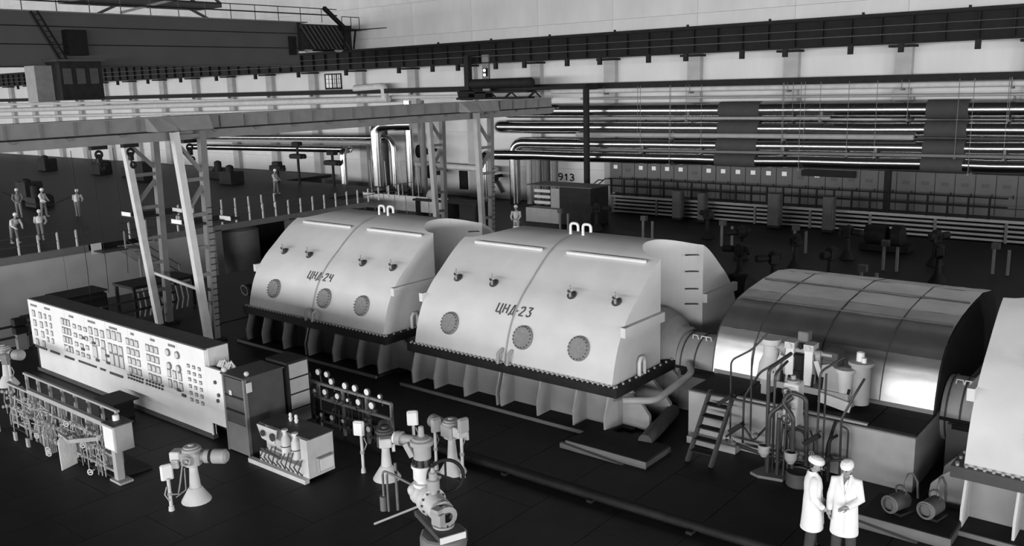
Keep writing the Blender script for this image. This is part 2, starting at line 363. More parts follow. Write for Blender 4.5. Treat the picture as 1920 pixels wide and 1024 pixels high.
# ------------------------------------------------------------- overhead travelling crane
cr = thing('overhead_crane', 'huge dark overhead travelling crane bridge spanning from the upper left', 'crane', (-56.5, 30, 10))
part('bridge_girder', MB().box(-58.2, -56, -6, 43.6, 10.1, 13.1), 'crane', cr)
part('lower_flange', MB().box(-58.4, -55.9, -6, 43.6, 10.0, 10.1), 'dgrey', cr)
part('top_flange', MB().box(-58.4, -55.85, -6, 44.5, 13.1, 13.18), 'mgrey', cr, 'pale walkway edge on top of the girder')
for z in (11.25, 12.3): part('seam_strip', MB().box(-56, -55.96, -6, 43.6, z-.03, z+.03), 'black', cr)
for y in range(20, 48, 2): part('railing_post', MB().cyl((-56, y, 13.18), (-56, y, 14.2), .03, n=6), 'dgrey', cr)
for z, r in ((14.2, .035), (13.75, .05)): part('handrail', MB().tube([(-56, -6, z), (-56, 47.5, z)], r, 6), 'dark', cr)
b = MB(); b.box(-58.6, -55.6, 43.6, 48.5, 11.16, 13.0)
part('end_carriage', b, 'dark', cr)
for k in range(9):
    y = 43.5 + .42*k; part('louver_slat', MB().bar((-55.5, y, 12.9), (-55.5, y+1.3, 11.2), .05, .13, (1, 0, 0)), 'crane', cr)
part('service_door', MB().box(-55.97, -55.9, 42.7, 43.35, 10.75, 12.1), 'black', cr)
b = MB(); b.box(-58, -55, 47.2, 49.0, 12.6, 12.72); b.bar((-55.2, 45.6, 14.2), (-55.2, 47.6, 12.7), .3, .25); b.bar((-55.3, 48.8, 12.68), (-53, 50.1, 12.75), .08, .06)
for y in (47.2, 48.1, 48.95): b.cyl((-55.1, y, 12.7), (-55.1, y, 13.6), .03, n=6)
b.tube([(-55.1, 47.2, 13.6), (-55.1, 48.95, 13.6)], .03, 6)
for y in (47.3, 48.3): b.bar((-55.2, y, 11.2), (-55.2, y+.3, 12.6), .12, .1)
part('end_platform', b, 'black', cr)
for y in (44.6, 47.6): part('wheel', MB().cyl((-56.3, y, 11.4), (-56.0, y, 11.4), .42, n=16), 'lgrey', cr)
cab = part('driver_cab', MB().box(-56.6, -54.2, 24.9, 27.4, 8.0, 10.2), 'dark', cr)
for y in (25.3, 26.1, 26.9): part('cab_window', MB().box(-54.2, -54.16, y-.25, y+.25, 8.9, 9.8), 'dgrey', cab)
part('cab_roof', MB().box(-56.8, -54, 24.7, 27.6, 10.2, 10.32), 'dgrey', cab)
part('cab_support', MB().box(-56.5, -55.2, 23.9, 24.9, 7.9, 10.0), 'beam', cr)
part('switch_box', MB().box(-56, -55.3, 26.1, 27.3, 10.6, 12.1), 'black', cr)
ld = MB(); ld.bar((-55.6, 24.3, 13.1), (-55.6, 25.7, 10.3), .08, .1); ld.bar((-55.2, 24.5, 13.1), (-55.2, 25.9, 10.3), .08, .1)
for k in range(9): ld.bar((-55.6, 24.4+.155*k, 12.9-.31*k), (-55.2, 24.55+.155*k, 12.9-.31*k), .05, .05)
part('ladder', ld, 'black', cr)
trl = MB(); trl.box(-60, -57, 28, 38, 14.0, 14.3)
for a, bb in (((29, 13.2), (31, 14.1)), ((37, 13.2), (35, 14.1)), ((30, 14.3), (33, 16.5)), ((36, 14.3), (33, 16.5)), ((38, 14.3), (36, 16.0))): trl.bar((-57.2, a[0], a[1]), (-57.2, bb[0], bb[1]), .15, .15)
part('trolley', trl, 'dgrey', cr)
part('rope_boom', MB().bar((-57, 30.5, 13.35), (-57, 37.5, 15.2), .12, .16), 'lgrey', cr, 'pale sloping boom on the trolley')

# ------------------------------------------------------------- semi-portal gantry over the machines
ga = thing('gantry_crane', 'grey plate girder gantry on two splayed lattice towers across the hall', 'gantry', (-28, 22, 0))
for X in (-26.75, -30.2):
    zt = 7.45 if X > -28 else 7.25
    part('girder', MB().box(X-.35, X, 4, 35.9, 7.05, zt), 'beam', ga)
    part('top_flange', MB().box(X-.45, X+.1, 4, 35.9, zt, zt+.04), 'beam', ga)
    part('mid_flange', MB().box(X-.45, X+.05, 4, 36.1, 7.01, 7.05), 'dark', ga)
    part('lower_girder', MB().prism([(4, 6.72), (35.9, 6.72), (36.2, 6.95), (36.1, 7.0), (4, 7.0)], 'x', X-.2, X+.02), 'beam', ga)
    if X > -28:
        sm = MB().box(0, .09, -.012, .012, 0, .4).mesh('stiffener', M['mgrey'])
        for i in range(28):
            y = 8.6 + .97*i
            if not (15.2 < y < 16.6 or 29.6 < y < 31): shared('stiffener', sm, ga, (X+28, y-22, 7.05))
        lg = MB().prism([(-.12, 0), (.12, 0), (0, -.09)], 'x', 0, .08).mesh('gusset', M['mgrey'])
        for i in range(18): shared('gusset', lg, ga, (X+28.02, 9.1+1.6*i-22, 7.0))
def tower(X, y0, y1, yb0, yb1, cap, ladder):
    o = []
    zt = 7.0
    mA = 'white2' if y0 < 20 else 'lgrey'
    l1 = part('leg', MB().bar((X, y0, zt), (X, yb0, 0), .22, .22, (1, 0, 0)), mA, ga); l2 = part('leg', MB().bar((X, y1, zt), (X, yb1, 0), .22, .22, (1, 0, 0)), 'mgrey', ga)  # front leg pale, rear leg darker: fall of light put into their colours
    L = lambda z: (y0+(yb0-y0)*(zt-z)/zt, y1+(yb1-y1)*(zt-z)/zt)
    def br(z0, z1, m='mgrey', flip=False):
        a, b = L(z0), L(z1)
        p, q = ((a[0], z0), (b[1], z1)) if not flip else ((a[1], z0), (b[0], z1))
        part('brace', MB().bar((X-.03, p[0], p[1]), (X-.03, q[0], q[1]), .1, .14, (1, 0, 0)), m, ga)
    br(6.7, 5.6); br(5.3, 4.4, flip=True)
    for z in (6.85, 5.45, 4.3, 3.2, 2.3, 1.3):
        a = L(z); part('cross_bar', MB().bar((X, a[0], z), (X, a[1], z), .1, .12), 'mgrey', ga)
    part('foot_plate', MB().box(X-.3, X+.3, yb0-.25, yb1+.25, 0, .06), 'dark', ga)
    if ladder:
        for k in range(20):
            z = .5+.2*k*1.05; a = L(z); part('ladder_rung', MB().cyl((X+.13, a[1]-.06, z), (X+.13, a[1]+.16, z), .014, n=5), 'dark', ga)
    if cap:
        b = MB(); b.prism([(y0-.3, 7.5), (y1+.12, 7.5), (y1+.26, 7.04), (y0+.06, 7.04)], 'x', X-.3, X+.34)
        part('corner_cap', b, 'beam', ga)
        part('cap_gusset', MB().prism([(X-.3, 7.5), (X+.36, 7.04), (X-.3, 7.04)], 'y', y0-.72, y0-.02).box(X-.38, X-.3, y0-.75, y0, 7.05, 7.5), 'lgrey', ga)
tower(-26.4, 15.45, 16.4, 15.93, 16.2, True, True)
tower(-29.85, 15.55, 16.7, 16.12, 16.5, False, False)
tower(-26.4, 29.9, 30.85, 30.12, 30.65, True, True)
tower(-29.85, 30.45, 31.35, 30.75, 31.2, False, False)
part('tie_bar', MB().tube([(-29.8, 16.1, 1.95), (-26.4, 15.9, 1.75)], .06, 8), 'white2', ga)
for X, ya, yb in ((-26.4, 15.6, 16.6), (-29.85, 15.7, 16.9)):
    part('work_platform', MB().box(X-1.1, X+.1, ya, yb+.9, 3.95, 4.02), 'dark', ga)
    for xx, yy in ((X-.95, ya-.03), (X-.2, yb+.3)):
        part('warning_board', MB().box(xx, xx+.6, yy, yy+.03, 4.0, 4.14), 'white', ga)
for i in range(3):
    y = 13.2+1.0*i+(2.6 if i == 2 else 0)*.4
    b = MB(); b.torus((-26.9, y, 6.45), (1, 0, 0), .1, .04, 14, 6); b.box(-27.0, -26.8, y-.25, y+.25, 6.6, 6.72); b.box(-26.97, -26.83, y-.06, y+.06, 6.2, 6.45); b.torus((-26.9, y+.05, 6.05), (1, 0, 0), .09, .03, 12, 5)
    h = thing('hoist_trolley', ['leftmost', 'middle', 'rightmost'][i] + ' of three dark hook trolleys hanging under the gantry girder', 'hoist', (-26.9, y, 6.6))
    part('trolley_body', b, 'black', h); part('hook', MB().tube([(-26.9, y, 6.2), (-26.9, y, 6.05), (-26.9, y+.05, 6.0), (-26.9, y+.1, 6.05)], .025, 6), 'dark', h)
for i, y in enumerate((12.6, 13.2, 13.9)):
    solo('hoist_cable', MB().tube([(-27.4, y, 6.6), (-27.4, y+.05, 3), (-27.4, y+.02, 1.6 + .5*i)], .009, 6), 'black', ['left', 'middle', 'right'][i] + ' thin black control cable hanging from the gantry', 'cable', (-27.4, y, 6.6))

# ------------------------------------------------------------- low pressure turbine casings
YC = 20.25
HALF = [(3.36, 1.17), (3.27, 1.55), (3.12, 2.0), (2.88, 2.42), (2.55, 2.8), (2.15, 3.13), (1.75, 3.46), (1.4, 3.71), (1.05, 3.89), (.7, 3.99), (.35, 4.04), (0, 4.05)]
def prof(s):
    # smooth (dy, z) for s in 0..1 front foot to crown
    n = len(HALF)-1; t = min(max(s, 0), 1)*n; i = min(int(t), n-1); f = t-i
    P = lambda k: HALF[max(0, min(n, k))] if k <= n else (-HALF[2*n-k][0], HALF[2*n-k][1])
    p0, p1, p2, p3 = P(i-1), P(i), P(i+1), P(i+2)
    return tuple(.5*((2*p1[j])+(-p0[j]+p2[j])*f+(2*p0[j]-5*p1[j]+4*p2[j]-p3[j])*f*f+(-p0[j]+3*p1[j]-3*p2[j]+p3[j])*f**3) for j in (0, 1))
TAB = [prof(k/400) for k in range(401)]
def surf(z):
    # front y and outward normal of the casing at height z
    for a, b in zip(TAB, TAB[1:]):
        if a[1] <= z <= b[1]:
            f = (z-a[1])/max(1e-6, b[1]-a[1]); dy = a[0]+(b[0]-a[0])*f
            t = V((0, a[0]-b[0], b[1]-a[1])).normalized(); return YC-dy, V((0, -t.z, t.y)).normalized()
    return YC, V((0, 0, 1))
LET = {'Ц': [[(0, 1), (0, 0), (.75, 0), (.75, 1)], [(.75, 0), (.95, 0), (.95, -.25)]], 'Н': [[(0, 0), (0, 1)], [(.8, 0), (.8, 1)], [(0, .5), (.8, .5)]],
       'Д': [[(0, -.2), (0, 0), (.95, 0), (.95, -.2)], [(.15, 0), (.45, 1), (.75, 1), (.75, 0)]], '-': [[(.1, .45), (.45, .45)]],
       '2': [[(0, .8), (.3, 1), (.7, .95), (.75, .65), (0, 0), (.8, 0)]], '3': [[(0, 1), (.75, 1), (.35, .6), (.75, .4), (.7, .1), (.3, 0), (0, .15)]], '4': [[(0, 1), (.05, .5), (.7, .5)], [(.7, 1), (.7, 0)]]}
def turbine(dx, label, num, skirt, xr_over=0.0, low=True):
    X0, X1 = -17.5+dx, -10.97+dx; XM = (X0+X1)/2
    if num == '24': skirt = 'shade_skirt'
    t = thing('turbine_casing', label, 'turbine', (XM, YC, 0))
    # roof shell and ends with a round notch for the bearing
    ys = [TAB[k] for k in range(0, 401, 16)]
    ys += [(1.12+.001, 0), (1.12, 0), (1.1, 0), (1.0, 0)]
    def zat(dy):
        for a, b in zip(TAB, TAB[1:]):
            if b[0] <= dy <= a[0]: return a[1]+(b[1]-a[1])*((a[0]-dy)/max(1e-9, a[0]-b[0]))
        return 4.05
    dys = sorted(set([round(p[0], 4) for p in ys] + [1.1201, 1.12, 1.09, 1.03, .93]), reverse=True)
    dys = [d for d in dys if d > 0] + [0] + [-d for d in reversed([d for d in dys if d > 0])]
    def xe(dy): return 1.0*math.sqrt(max(0, 1-(dy/1.12)**2)) if abs(dy) < 1.12 else 0
    n = len(dys)
    R = [(X1-xe(d), YC-d, zat(abs(d))) for d in dys]; L = [(X0+xe(d), YC-d, zat(abs(d))) for d in dys]
    b = MB()
    NX = 4
    vs = []
    for i in range(n):
        for j in range(NX+1): vs.append(V(L[i]).lerp(V(R[i]), j/NX))
    b.add(vs, [(i*(NX+1)+j, i*(NX+1)+j+1, (i+1)*(NX+1)+j+1, (i+1)*(NX+1)+j) for i in range(n-1) for j in range(NX)], True)
    for E, sg in ((R, 1), (L, -1)):
        for i in range(n-1):
            a, c = E[i], E[i+1]; q = [a, c, (c[0], c[1], 1.17), (a[0], a[1], 1.17)]
            b.add(q, [(3, 2, 1, 0) if sg > 0 else (0, 1, 2, 3)], abs(dys[i]) < 1.12 and abs(dys[i+1]) < 1.12)
    part('casing_shell', b, 'casing', t)
    # middle joint band
    b = MB(); vs = []
    for k in range(0, 401, 10):
        dy, z = TAB[k]; y, nn = surf(z) if z < 4.045 else (YC, V((0, 0, 1)))
        for xx in (XM-.02, XM+.02): vs.append((xx, YC-dy+nn.y*.025, z+nn.z*.025))
    m = len(vs)//2
    b.add(vs, [(2*i, 2*i+1, 2*i+3, 2*i+2) for i in range(m-1)], True)
    b.add([(x_, y_-.025 if 0 else y_, z_) for x_, y_, z_ in vs[:2]], [])
    part('joint_strip', b, 'lgrey', t)
    # ledges on both end faces
    for xa, xb in ((X1, X1+.13), (X0-.13, X0)):
        for y0, y1 in ((YC-2.98, YC-1.13), (YC+1.13, YC+2.98)):
            part('end_ledge', MB().box(xa, xb, y0, y1, 2.28, 2.52), 'casing', t)
    # flange with bolts
    part('flange', MB().box(X0-.2, X1+.2, YC-3.48, YC+3.48, .95, 1.17), 'dark' if num != '22' else 'dgrey', t)
    b = MB()
    for i in range(46): x = X0-.1+i*(X1-X0+.2)/45; b.cyl((x, YC-3.42, 1.17), (x, YC-3.42, 1.22), .032, n=6)
    for i in range(24):
        y = YC-3.35+i*.29; b.cyl((X1+.12, y, 1.17), (X1+.12, y, 1.22), .032, n=6); b.cyl((X0-.12, y, 1.17), (X0-.12, y, 1.22), .032, n=6)
    o = part('flange_bolt', b, 'lgrey', t); o['kind'] = 'stuff'
    # skirt, gussets, sole plate
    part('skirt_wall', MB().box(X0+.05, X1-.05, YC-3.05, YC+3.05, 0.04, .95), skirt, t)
    part('sole_plate', MB().box(X0-.25, X1+.05, YC-3.75, YC-3.0, 0, .07).box(X1-.1, X1+.35, YC-3.0, YC+3.2, 0, .06), 'dark', t)
    part('sole_edge', MB().box(X0-.25, X1+.05, YC-3.79, YC-3.75, 0, .085), 'mgrey', t)
    gp = [(-3.04, .07), (-3.58, .07), (-3.6, .42), (-3.42, .95), (-3.04, .95)]
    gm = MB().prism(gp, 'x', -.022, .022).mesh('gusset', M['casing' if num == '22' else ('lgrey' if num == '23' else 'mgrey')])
    for k, fx in enumerate((-3.2, -2.35, -1.25, -.12, .02, 1.2, 2.3, 3.2)):
        shared('gusset', gm, t, (fx, 0, 0))
    # curved feet under the right and left ends
    fp = [(.0, .04), (.62, .04), (.74, .22), (.72, .42), (.55, .62), (.2, .95), (.0, .95)]
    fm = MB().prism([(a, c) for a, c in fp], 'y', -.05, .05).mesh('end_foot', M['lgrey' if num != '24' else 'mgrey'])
    for k, fy in enumerate((-2.75, -1.75, -.75, .75, 1.75, 2.75)):
        shared('end_foot', fm, t, (X1-.05-XM, fy, 0)); shared('end_foot', fm, t, (X0+.05-XM, fy, 0), (0, 0, PI))
    # portholes
    for fx in (-2.06, .47, 2.2):
        z = 1.88; y, nn = surf(z); c = V((XM+fx, y, z))
        pc = part('porthole_cover', MB().lathe(c-nn*.02, [(.31, 0), (.31, .05), (.27, .085), (0, .085)], 28, nn), 'port', t)
        b = MB(); ux = V((1, 0, 0)); uz = nn.cross(ux).normalized()
        for k in range(18):
            a = 2*PI*k/18; p = c+ux*.27*math.cos(a)+uz*.27*math.sin(a); b.cyl(p+nn*.03, p+nn*.09, .017, n=5)
        part('cover_bolt', b, 'dgrey', pc)['kind'] = 'stuff'
    for fx in (-2.42, -1.12, 1.45, 2.78):
        z = 2.95; y, nn = surf(z); c = V((XM+fx, y, z))
        f = part('drain_fitting', MB().lathe(c, [(.13, 0), (.13, .03), (.05, .05), (.05, .2), (0, .2)], 12, nn), 'dgrey', t)
        b = MB(); p = c+nn*.17; b.bar(p, p+V((.14, -.02, .05)), .035, .05); b.bar(p, p+V((.06, -.05, -.13)), .05, .04); b.bar(p, p+V((.02, 0, .15)), .035, .035)
        part('lever', b, 'lgrey', f)
    for fx in (-2.7+.02, .55):
        z = 3.76; y, nn = surf(z); b = MB(); b.bar((XM+fx, y+nn.y*.04, z+nn.z*.04), (XM+fx+2.42, y+nn.y*.04, z+nn.z*.04), .05, .07, tuple(nn))
        part('light_strip', b, 'white', t, 'long thin white strip across the roof')
    for k, yy in enumerate((YC-.12, YC-.12)):
        xx = XM-.05+.42*k
        part('lifting_eye', MB().tube([(xx-.13, yy, 4.02)] + elbow((xx-.13, yy, 4.15), (xx-.13, yy, 4.36), (xx, yy, 4.36), .1, 4) + elbow((xx, yy, 4.36), (xx+.13, yy, 4.36), (xx+.13, yy, 4.15), .1, 4) + [(xx+.13, yy, 4.15)], .04, 8), 'white', t, 'white lifting eye')
    for fx in (-.15, .16):
        y, nn = surf(1.35); b = MB(); b.tube([(XM+fx, YC-3.46, 1.16), (XM+fx+.02, YC-3.46, 1.42), (XM+fx+.04, YC-3.3, 1.52)], .045, 8)
        part('guide_pin', b, 'lgrey', t)
    for sx in ((X1, 1), (X0, -1)):
        b = MB(); x = sx[0]+.1*sx[1]; y = YC-2.15
        b.tube([(x, y-.14, 1.17), (x, y-.14, 1.5), (x, y-.08, 1.6), (x, y+.04, 1.6), (x, y+.09, 1.5), (x, y+.09, 1.17)], .05, 8)
        part('lifting_lug', b, 'white', t, 'white arched lifting lug at the corner')
    # rungs inside the notch (far wall) and the round bearing cone below it
    for sx, X in ((1, X1), (-1, X0)):
        for z in (3.55, 3.1, 2.62, 2.2):
            b = MB(); x0, x1 = X-sx*.42, X-sx*.12; yy = lambda x: YC + 1.12*math.sqrt(max(0, 1-((X-sx*0-x)*sx)**2))
            b.tube([(x0, yy(x0)-.0, z), (x0+.0*sx, yy(x0)-.09, z+.02), (x1, yy(x1)-.09, z+.04), (x1, yy(x1), z+.02)], .015, 5)
            part('rung', b, 'dgrey', t)
        part('bearing_cone', MB().lathe((X-sx*1.05, YC, 1.17), [(1.12, 0), (1.1, .5), (.95, .85), (.72, 1.05), (.7, 1.25)], 26, (sx, 0, 0)), 'lgrey', t)
    # painted number
    if num != '22':
        b = MB(); cx = XM-.62
        for i, ch in enumerate('ЦНД-'+num):
            ox = cx + [0, .22, .44, .62, .76, .99][i]
            for st_ in LET[ch]:
                def P(u, v, ox=ox):
                    z = 2.36+.2*v; y, nn = surf(z); return (ox+.165*u+.02*v, y+nn.y*.008, z+nn.z*.008)
                for p, q in zip(st_, st_[1:]): b.bar(P(*p), P(*q), .035, .016, (0, -1, .3))
        part('painted_number', b, 'dgrey', t, 'dark painted casing number')
    return t
turbine(0, 'big pale turbine casing in the middle marked ЦНД-23', '23', 'gskirt')
turbine(-7.82, 'pale turbine casing behind and left, marked ЦНД-24', '24', 'shade_skirt')
turbine(14.12, 'pale turbine casing cut off by the right edge of the photo', '22', 'gskirt')
# ------------------------------------------------------------- coupling cover between casings
def coupling(x0, x1, label):
    t = thing('coupling_cover', label, 'machine', ((x0+x1)/2, YC, 0))
    part('barrel', MB().lathe((x0, YC, 1.05), [(.72, 0), (.72, x1-x0)], 28, (1, 0, 0)), 'lgrey', t)
    part('bearing_block', MB().box(x0+.2, x1-.05, YC-.95, YC+.95, 0, 1.0), 'mgrey', t)
    for f in (.12, .45): part('joint_ring', MB().torus((x0+(x1-x0)*f, YC, 1.05), (1, 0, 0), .73, .02, 28, 5), 'dgrey', t)
    b = MB(); b.box(x0, x1, YC-.78, YC-.7, 1.0, 1.06); b.box(x0+.3, x1, YC-.98, YC-.92, .92, 1.02); part('joint_flange', b, 'dark', t)
    for f in (.3, .5, .62):
        x = x0+(x1-x0)*f; part('handle', MB().tube([(x-.08, YC-.3, 1.7), (x-.06, YC-.32, 1.8), (x+.06, YC-.32, 1.8), (x+.08, YC-.3, 1.7)], .018, 6), 'white', t)
    return t
coupling(-10.76, -9.6, 'pale round shaft coupling cover between casing 23 and the shiny hood')
coupling(-18.58, -17.72, 'round shaft coupling cover between the two pale turbine casings')
coupling(-4.45, -3.6, 'shaft coupling cover in the dark gap right of the shiny hood')
# pipe bent round the corner of casing 23
t = pipe('bent_pipe', 'shiny thick pipe bent round the right corner of casing 23', [(-10.3, 19.4, 1.2), (-9.95, 18.9, 1.15), (-10.15, 17.5, .82), (-10.75, 17.0, .85)], .085, 'lgrey', elb=.25, n=10)
t = pipe('floor_pipe', 'short fat grey pipe lying on the floor left of the pedestal', [(-9.9, 16.6, .16), (-10.3, 18.6, .2)], .17, 'dgrey', n=12)
# ------------------------------------------------------------- high pressure turbine: pedestal and clad hood
pd = thing('turbine_pedestal', 'grey concrete pedestal with dark plated top carrying the shiny hood', 'pedestal', (-7, 20, 0))
part('front_block', MB().box(-9.42, -4.45, 17.75, 24.6, 0, 1.14), 'lgrey', pd)
part('top_edge', MB().box(-9.42, -4.45, 17.72, 17.82, 1.14, 1.17), 'mgrey', pd)
for x0, x1, y0, y1 in ((-9.4, -8.3, 17.84, 19.3), (-8.28, -7.1, 17.84, 19.3), (-7.08, -5.4, 17.84, 19.3), (-5.38, -4.47, 17.84, 18.7), (-5.38, -4.47, 18.72, 19.3)):
    part('deck_plate', MB().box(x0, x1, y0, y1, 1.14, 1.185), 'dark', pd)
part('angle_bar', MB().box(-8.25, -5.4, 17.78, 17.86, 1.185, 1.23), 'lgrey', pd, 'pale angle bar along the deck edge')
part('base_kerb', MB().box(-9.3, -8.1, 17.45, 17.74, 0, .16), 'lgrey', pd)
hood = thing('turbine_hood', 'arched hood of shiny aluminium sheets over the high pressure turbine', 'turbine', (-7, 21.5, 1.18))
HP = [(19.2, 1.19), (19.25, 1.5), (19.33, 1.8), (19.43, 2.05), (19.58, 2.26), (19.8, 2.46), (20.12, 2.64), (20.55, 2.78), (21.1, 2.89), (22, 2.99), (23, 3.04), (24, 2.9), (24.5, 2.5), (24.7, 1.19)]
xs = [-9.55, -8.55, -7.0, -5.6, -4.5]
seg = [(0, 4), (4, 8), (8, 10), (10, 13)]
rn = random.Random(11)
for i in range(4):
    for a, c in seg:
        pts = HP[a:c+1]; lift = .006*((i+a) % 2)
        # finer curve
        fine = []
        for k in range(len(pts)-1):
            for q in range(3): f = q/3; fine.append((pts[k][0]*(1-f)+pts[k+1][0]*f, pts[k][1]*(1-f)+pts[k+1][1]*f))
        fine.append(pts[-1]); nxx = 5; vs = []
        for y, z in fine:
            for j in range(nxx+1):
                x = xs[i]+.004+(xs[i+1]-xs[i]-.008)*j/nxx; r_ = rn.uniform(-.006, .006)
                vs.append((x, y-lift+r_, z+lift+r_))
        b = MB(); b.add(vs, [(k*(nxx+1)+j, k*(nxx+1)+j+1, (k+1)*(nxx+1)+j+1, (k+1)*(nxx+1)+j) for k in range(len(fine)-1) for j in range(nxx)], True)
        part('cladding_panel', b, 'foil', hood)
for x, m_ in ((-4.5, 'dark'), (-9.55, 'dgrey')):
    b = MB(); pts = [(y, z) for y, z in HP]; b.prism([(y+.0, z-.015) for y, z in pts], 'x', x-.03, x-.005) if x < -5 else b.prism([(y, z-.015) for y, z in pts], 'x', x+.0, x+.03)
    part('end_panel', b, m_, hood)
for x in xs[1:4]:
    b = MB(); vs = [(x+dx_, y-.012, z+.012) for y, z in HP for dx_ in (-.012, .012)]
    b.add(vs, [(2*i, 2*i+1, 2*i+3, 2*i+2) for i in range(len(HP)-1)], True); part('seam_cover', b, 'dgrey', hood)
for y, z in ((20.55, 2.8), (22, 3.01)): part('seam_cover', MB().box(-9.5, -4.55, y-.012, y+.012, z-.01, z+.012), 'dgrey', hood)
part('sheet_skirt', MB().box(-9.5, -4.5, 19.17, 19.22, 1.17, 1.27), 'steel', hood)

# ------------------------------------------------------------- regulating gear and pipe manifold in front of the hood
rg = thing('servo_gear', 'pale cast servo and valve gear standing on the pedestal before the shiny hood', 'machine', (-6.9, 18.6, 1.18))
part('bed_frame', MB().box(-7.955, -5.999, 18.35, 18.95, 1.42, 1.56).box(-7.955, -7.785, 18.4, 18.9, 1.18, 1.42).box(-6.17, -5.999, 18.4, 18.9, 1.18, 1.42), 'lgrey', rg)
for x in (-7.343, -6.917):
    u = part('upright', MB().box(x-.09, x+.09, 18.45, 18.7, 1.56, 2.33), 'white', rg)
    part('bearing_cap', MB().box(x-.11, x+.11, 18.43, 18.75, 2.33, 2.48).cyl((x, 18.4, 2.41), (x, 18.42, 2.41), .05), 'white2', u)
part('cylinder', MB().lathe((-7.13, 18.55, 1.6), [(.15, 0), (.15, .25), (.12, .27), (.12, .55), (.16, .56), (.16, .62), (.05, .63), (.05, .85)], 14), 'dark', rg)
part('cross_shaft', MB().cyl((-7.827, 18.55, 2.3), (-6.425, 18.55, 2.3), .06).cyl((-7.572, 18.55, 2.3), (-7.444, 18.55, 2.3), .12).cyl((-6.764, 18.55, 2.25), (-6.662, 18.55, 2.25), .12), 'lgrey', rg)
part('counterweight', MB().cb(-7.274, -7.037, 18.7, 18.95, 2.33, 2.68), 'mgrey', rg)
part('spring_box', MB().cb(-6.637, -6.297, 18.5, 18.9, 2.05, 2.38).box(-6.62, -6.314, 18.48, 18.5, 2.12, 2.2), 'dgrey', rg)
for x, s in ((-7.513, -1), (-6.748, 1)):
    part('strut', MB().bar((x, 18.5, 2.15), (x+.22*s, 18.5, 1.56), .1, .14, (0, 1, 0)), 'white2', rg)
part('side_casting', MB().lathe((-7.827, 18.6, 1.56), [(.3, 0), (.26, .3), (.18, .5), (.18, .75), (.24, .78), (.24, .9)], 14), 'white2', rg)
part('side_casting', MB().prism([(-6.637, 1.56), (-6.127, 1.5), (-6.212, 2.0), (-6.425, 2.15), (-6.595, 2.1)], 'y', 18.4, 18.85), 'lgrey', rg)
fl = part('filter_drum', MB().lathe((-5.872, 18.7, 1.3), [(.2, 0), (.2, .85), (.26, .86), (.26, .93), (.0, .95)], 16), 'lgrey', rg)
part('drum_knob', MB().lathe((-5.889, 18.7, 2.23), [(.09, 0), (.08, .2), (.03, .22)], 10).cyl((-5.787, 18.62, 2.23), (-5.787, 18.62, 2.34), .05), 'white', fl)
part('filter_drum', MB().lathe((-6.127, 18.5, 1.3), [(.12, 0), (.16, .7), (.2, .71), (.2, .78), (0, .8)], 14), 'white2', rg)
part('link_arm', MB().bar((-6.595, 18.3, 1.42), (-5.915, 18.3, 1.3), .06, .22), 'white2', rg)
part('oil_tank', MB().cyl((-6.595, 18.7, 1.3), (-5.999, 18.7, 1.4), .2), 'lgrey', rg)
b = MB()
for k in range(12): a = rn.uniform(-7.955, -5.915); b.cyl((a, 18.4, 1.56), (a+.02, 18.4, 1.56+rn.uniform(.1, .3)), .03, n=6)
part('stud', b, 'dark', rg)['kind'] = 'stuff'
# front pillar with valve stack
mf = thing('oil_pipe_manifold', 'tangle of dark oil pipes with valves rising from the floor before the pedestal', 'pipes', (-6.9, 17.2, 0))
part('valve_block', MB().cb(-6.93, -6.62, 17.15, 17.5, 1.1, 2.0), 'white2', mf, 'pale upright valve block')
part('block_cap', MB().lathe((-6.78, 17.3, 2.0), [(.14, 0), (.14, .05), (.05, .06), (.05, .14)], 10), 'lgrey', mf)
for z in (1.85, 1.55, 1.25): part('handwheel', MB().torus((-6.8, 17.02, z), (0, 1, .2), .09, .02, 14, 5).cyl((-6.8, 17.02, z), (-6.8, 17.18, z), .025, n=6), 'dgrey', mf)
def mp(path, r, m='opipe', e=.12, n=8):
    r *= .85
    pts = [path[0]]
    for i in range(1, len(path)-1): pts += elbow(path[i-1], path[i], path[i+1], min(e, .45*(V(path[i])-V(path[i-1])).length, .45*(V(path[i+1])-V(path[i])).length), 4)
    part('oil_pipe', MB().tube(pts+[path[-1]], r, n), m, mf)
mp([(-7.15, 16.95, 0), (-7.17, 16.95, 2.3), (-6.965, 17.6, 2.5)], .05)
mp([(-7.1, 16.88, 0), (-7.1, 16.88, .5), (-7.1, 16.9, 1.35), (-6.685, 17.05, 1.75)], .055)
mp([(-6.58, 16.9, 0), (-6.594, 16.9, 1.4), (-6.86, 16.95, 1.66), (-6.74, 17.05, 1.86), (-6.42, 17.1, 1.78), (-6.37, 17.15, 0)], .055)
mp([(-6.895, 16.9, 0), (-6.895, 16.9, 1.3)], .05)
mp([(-7.05, 17.0, 0), (-7.05, 17.0, 2.2), (-7, 17.5, 2.35)], .035)
mp([(-6.776, 16.92, 0), (-6.776, 17.0, 1.4), (-6.86, 17.2, 1.7)], .03)
mp([(-6.685, 16.9, 0), (-6.685, 16.95, .9), (-6.93, 17.2, 1.1)], .03)
mp([(-8.2, 17.4, .3), (-8.2, 17.35, 2.2), (-7.75, 17.4, 2.5), (-7.5, 17.6, 2.85)], .025)
mp([(-7.75, 17.45, .5), (-7.75, 17.4, 2.3), (-7.7, 17.5, 2.8)], .025)
mp([(-7.95, 17.5, .3), (-7.95, 17.5, 1.35), (-7.6, 17.5, 2.0), (-7.2, 17.5, 2.3)], .03)
mp([(-6.195, 17.2, .1), (-6.195, 17.2, 2.35), (-5.88, 17.6, 2.6)], .03)
mp([(-6.104, 17.3, .1), (-6.104, 17.3, 2.3)], .025)
mp([(-5.81, 17.5, .1), (-5.81, 17.45, 1.35), (-5.6, 17.6, 1.9), (-5.52, 17.85, 2.15)], .03)
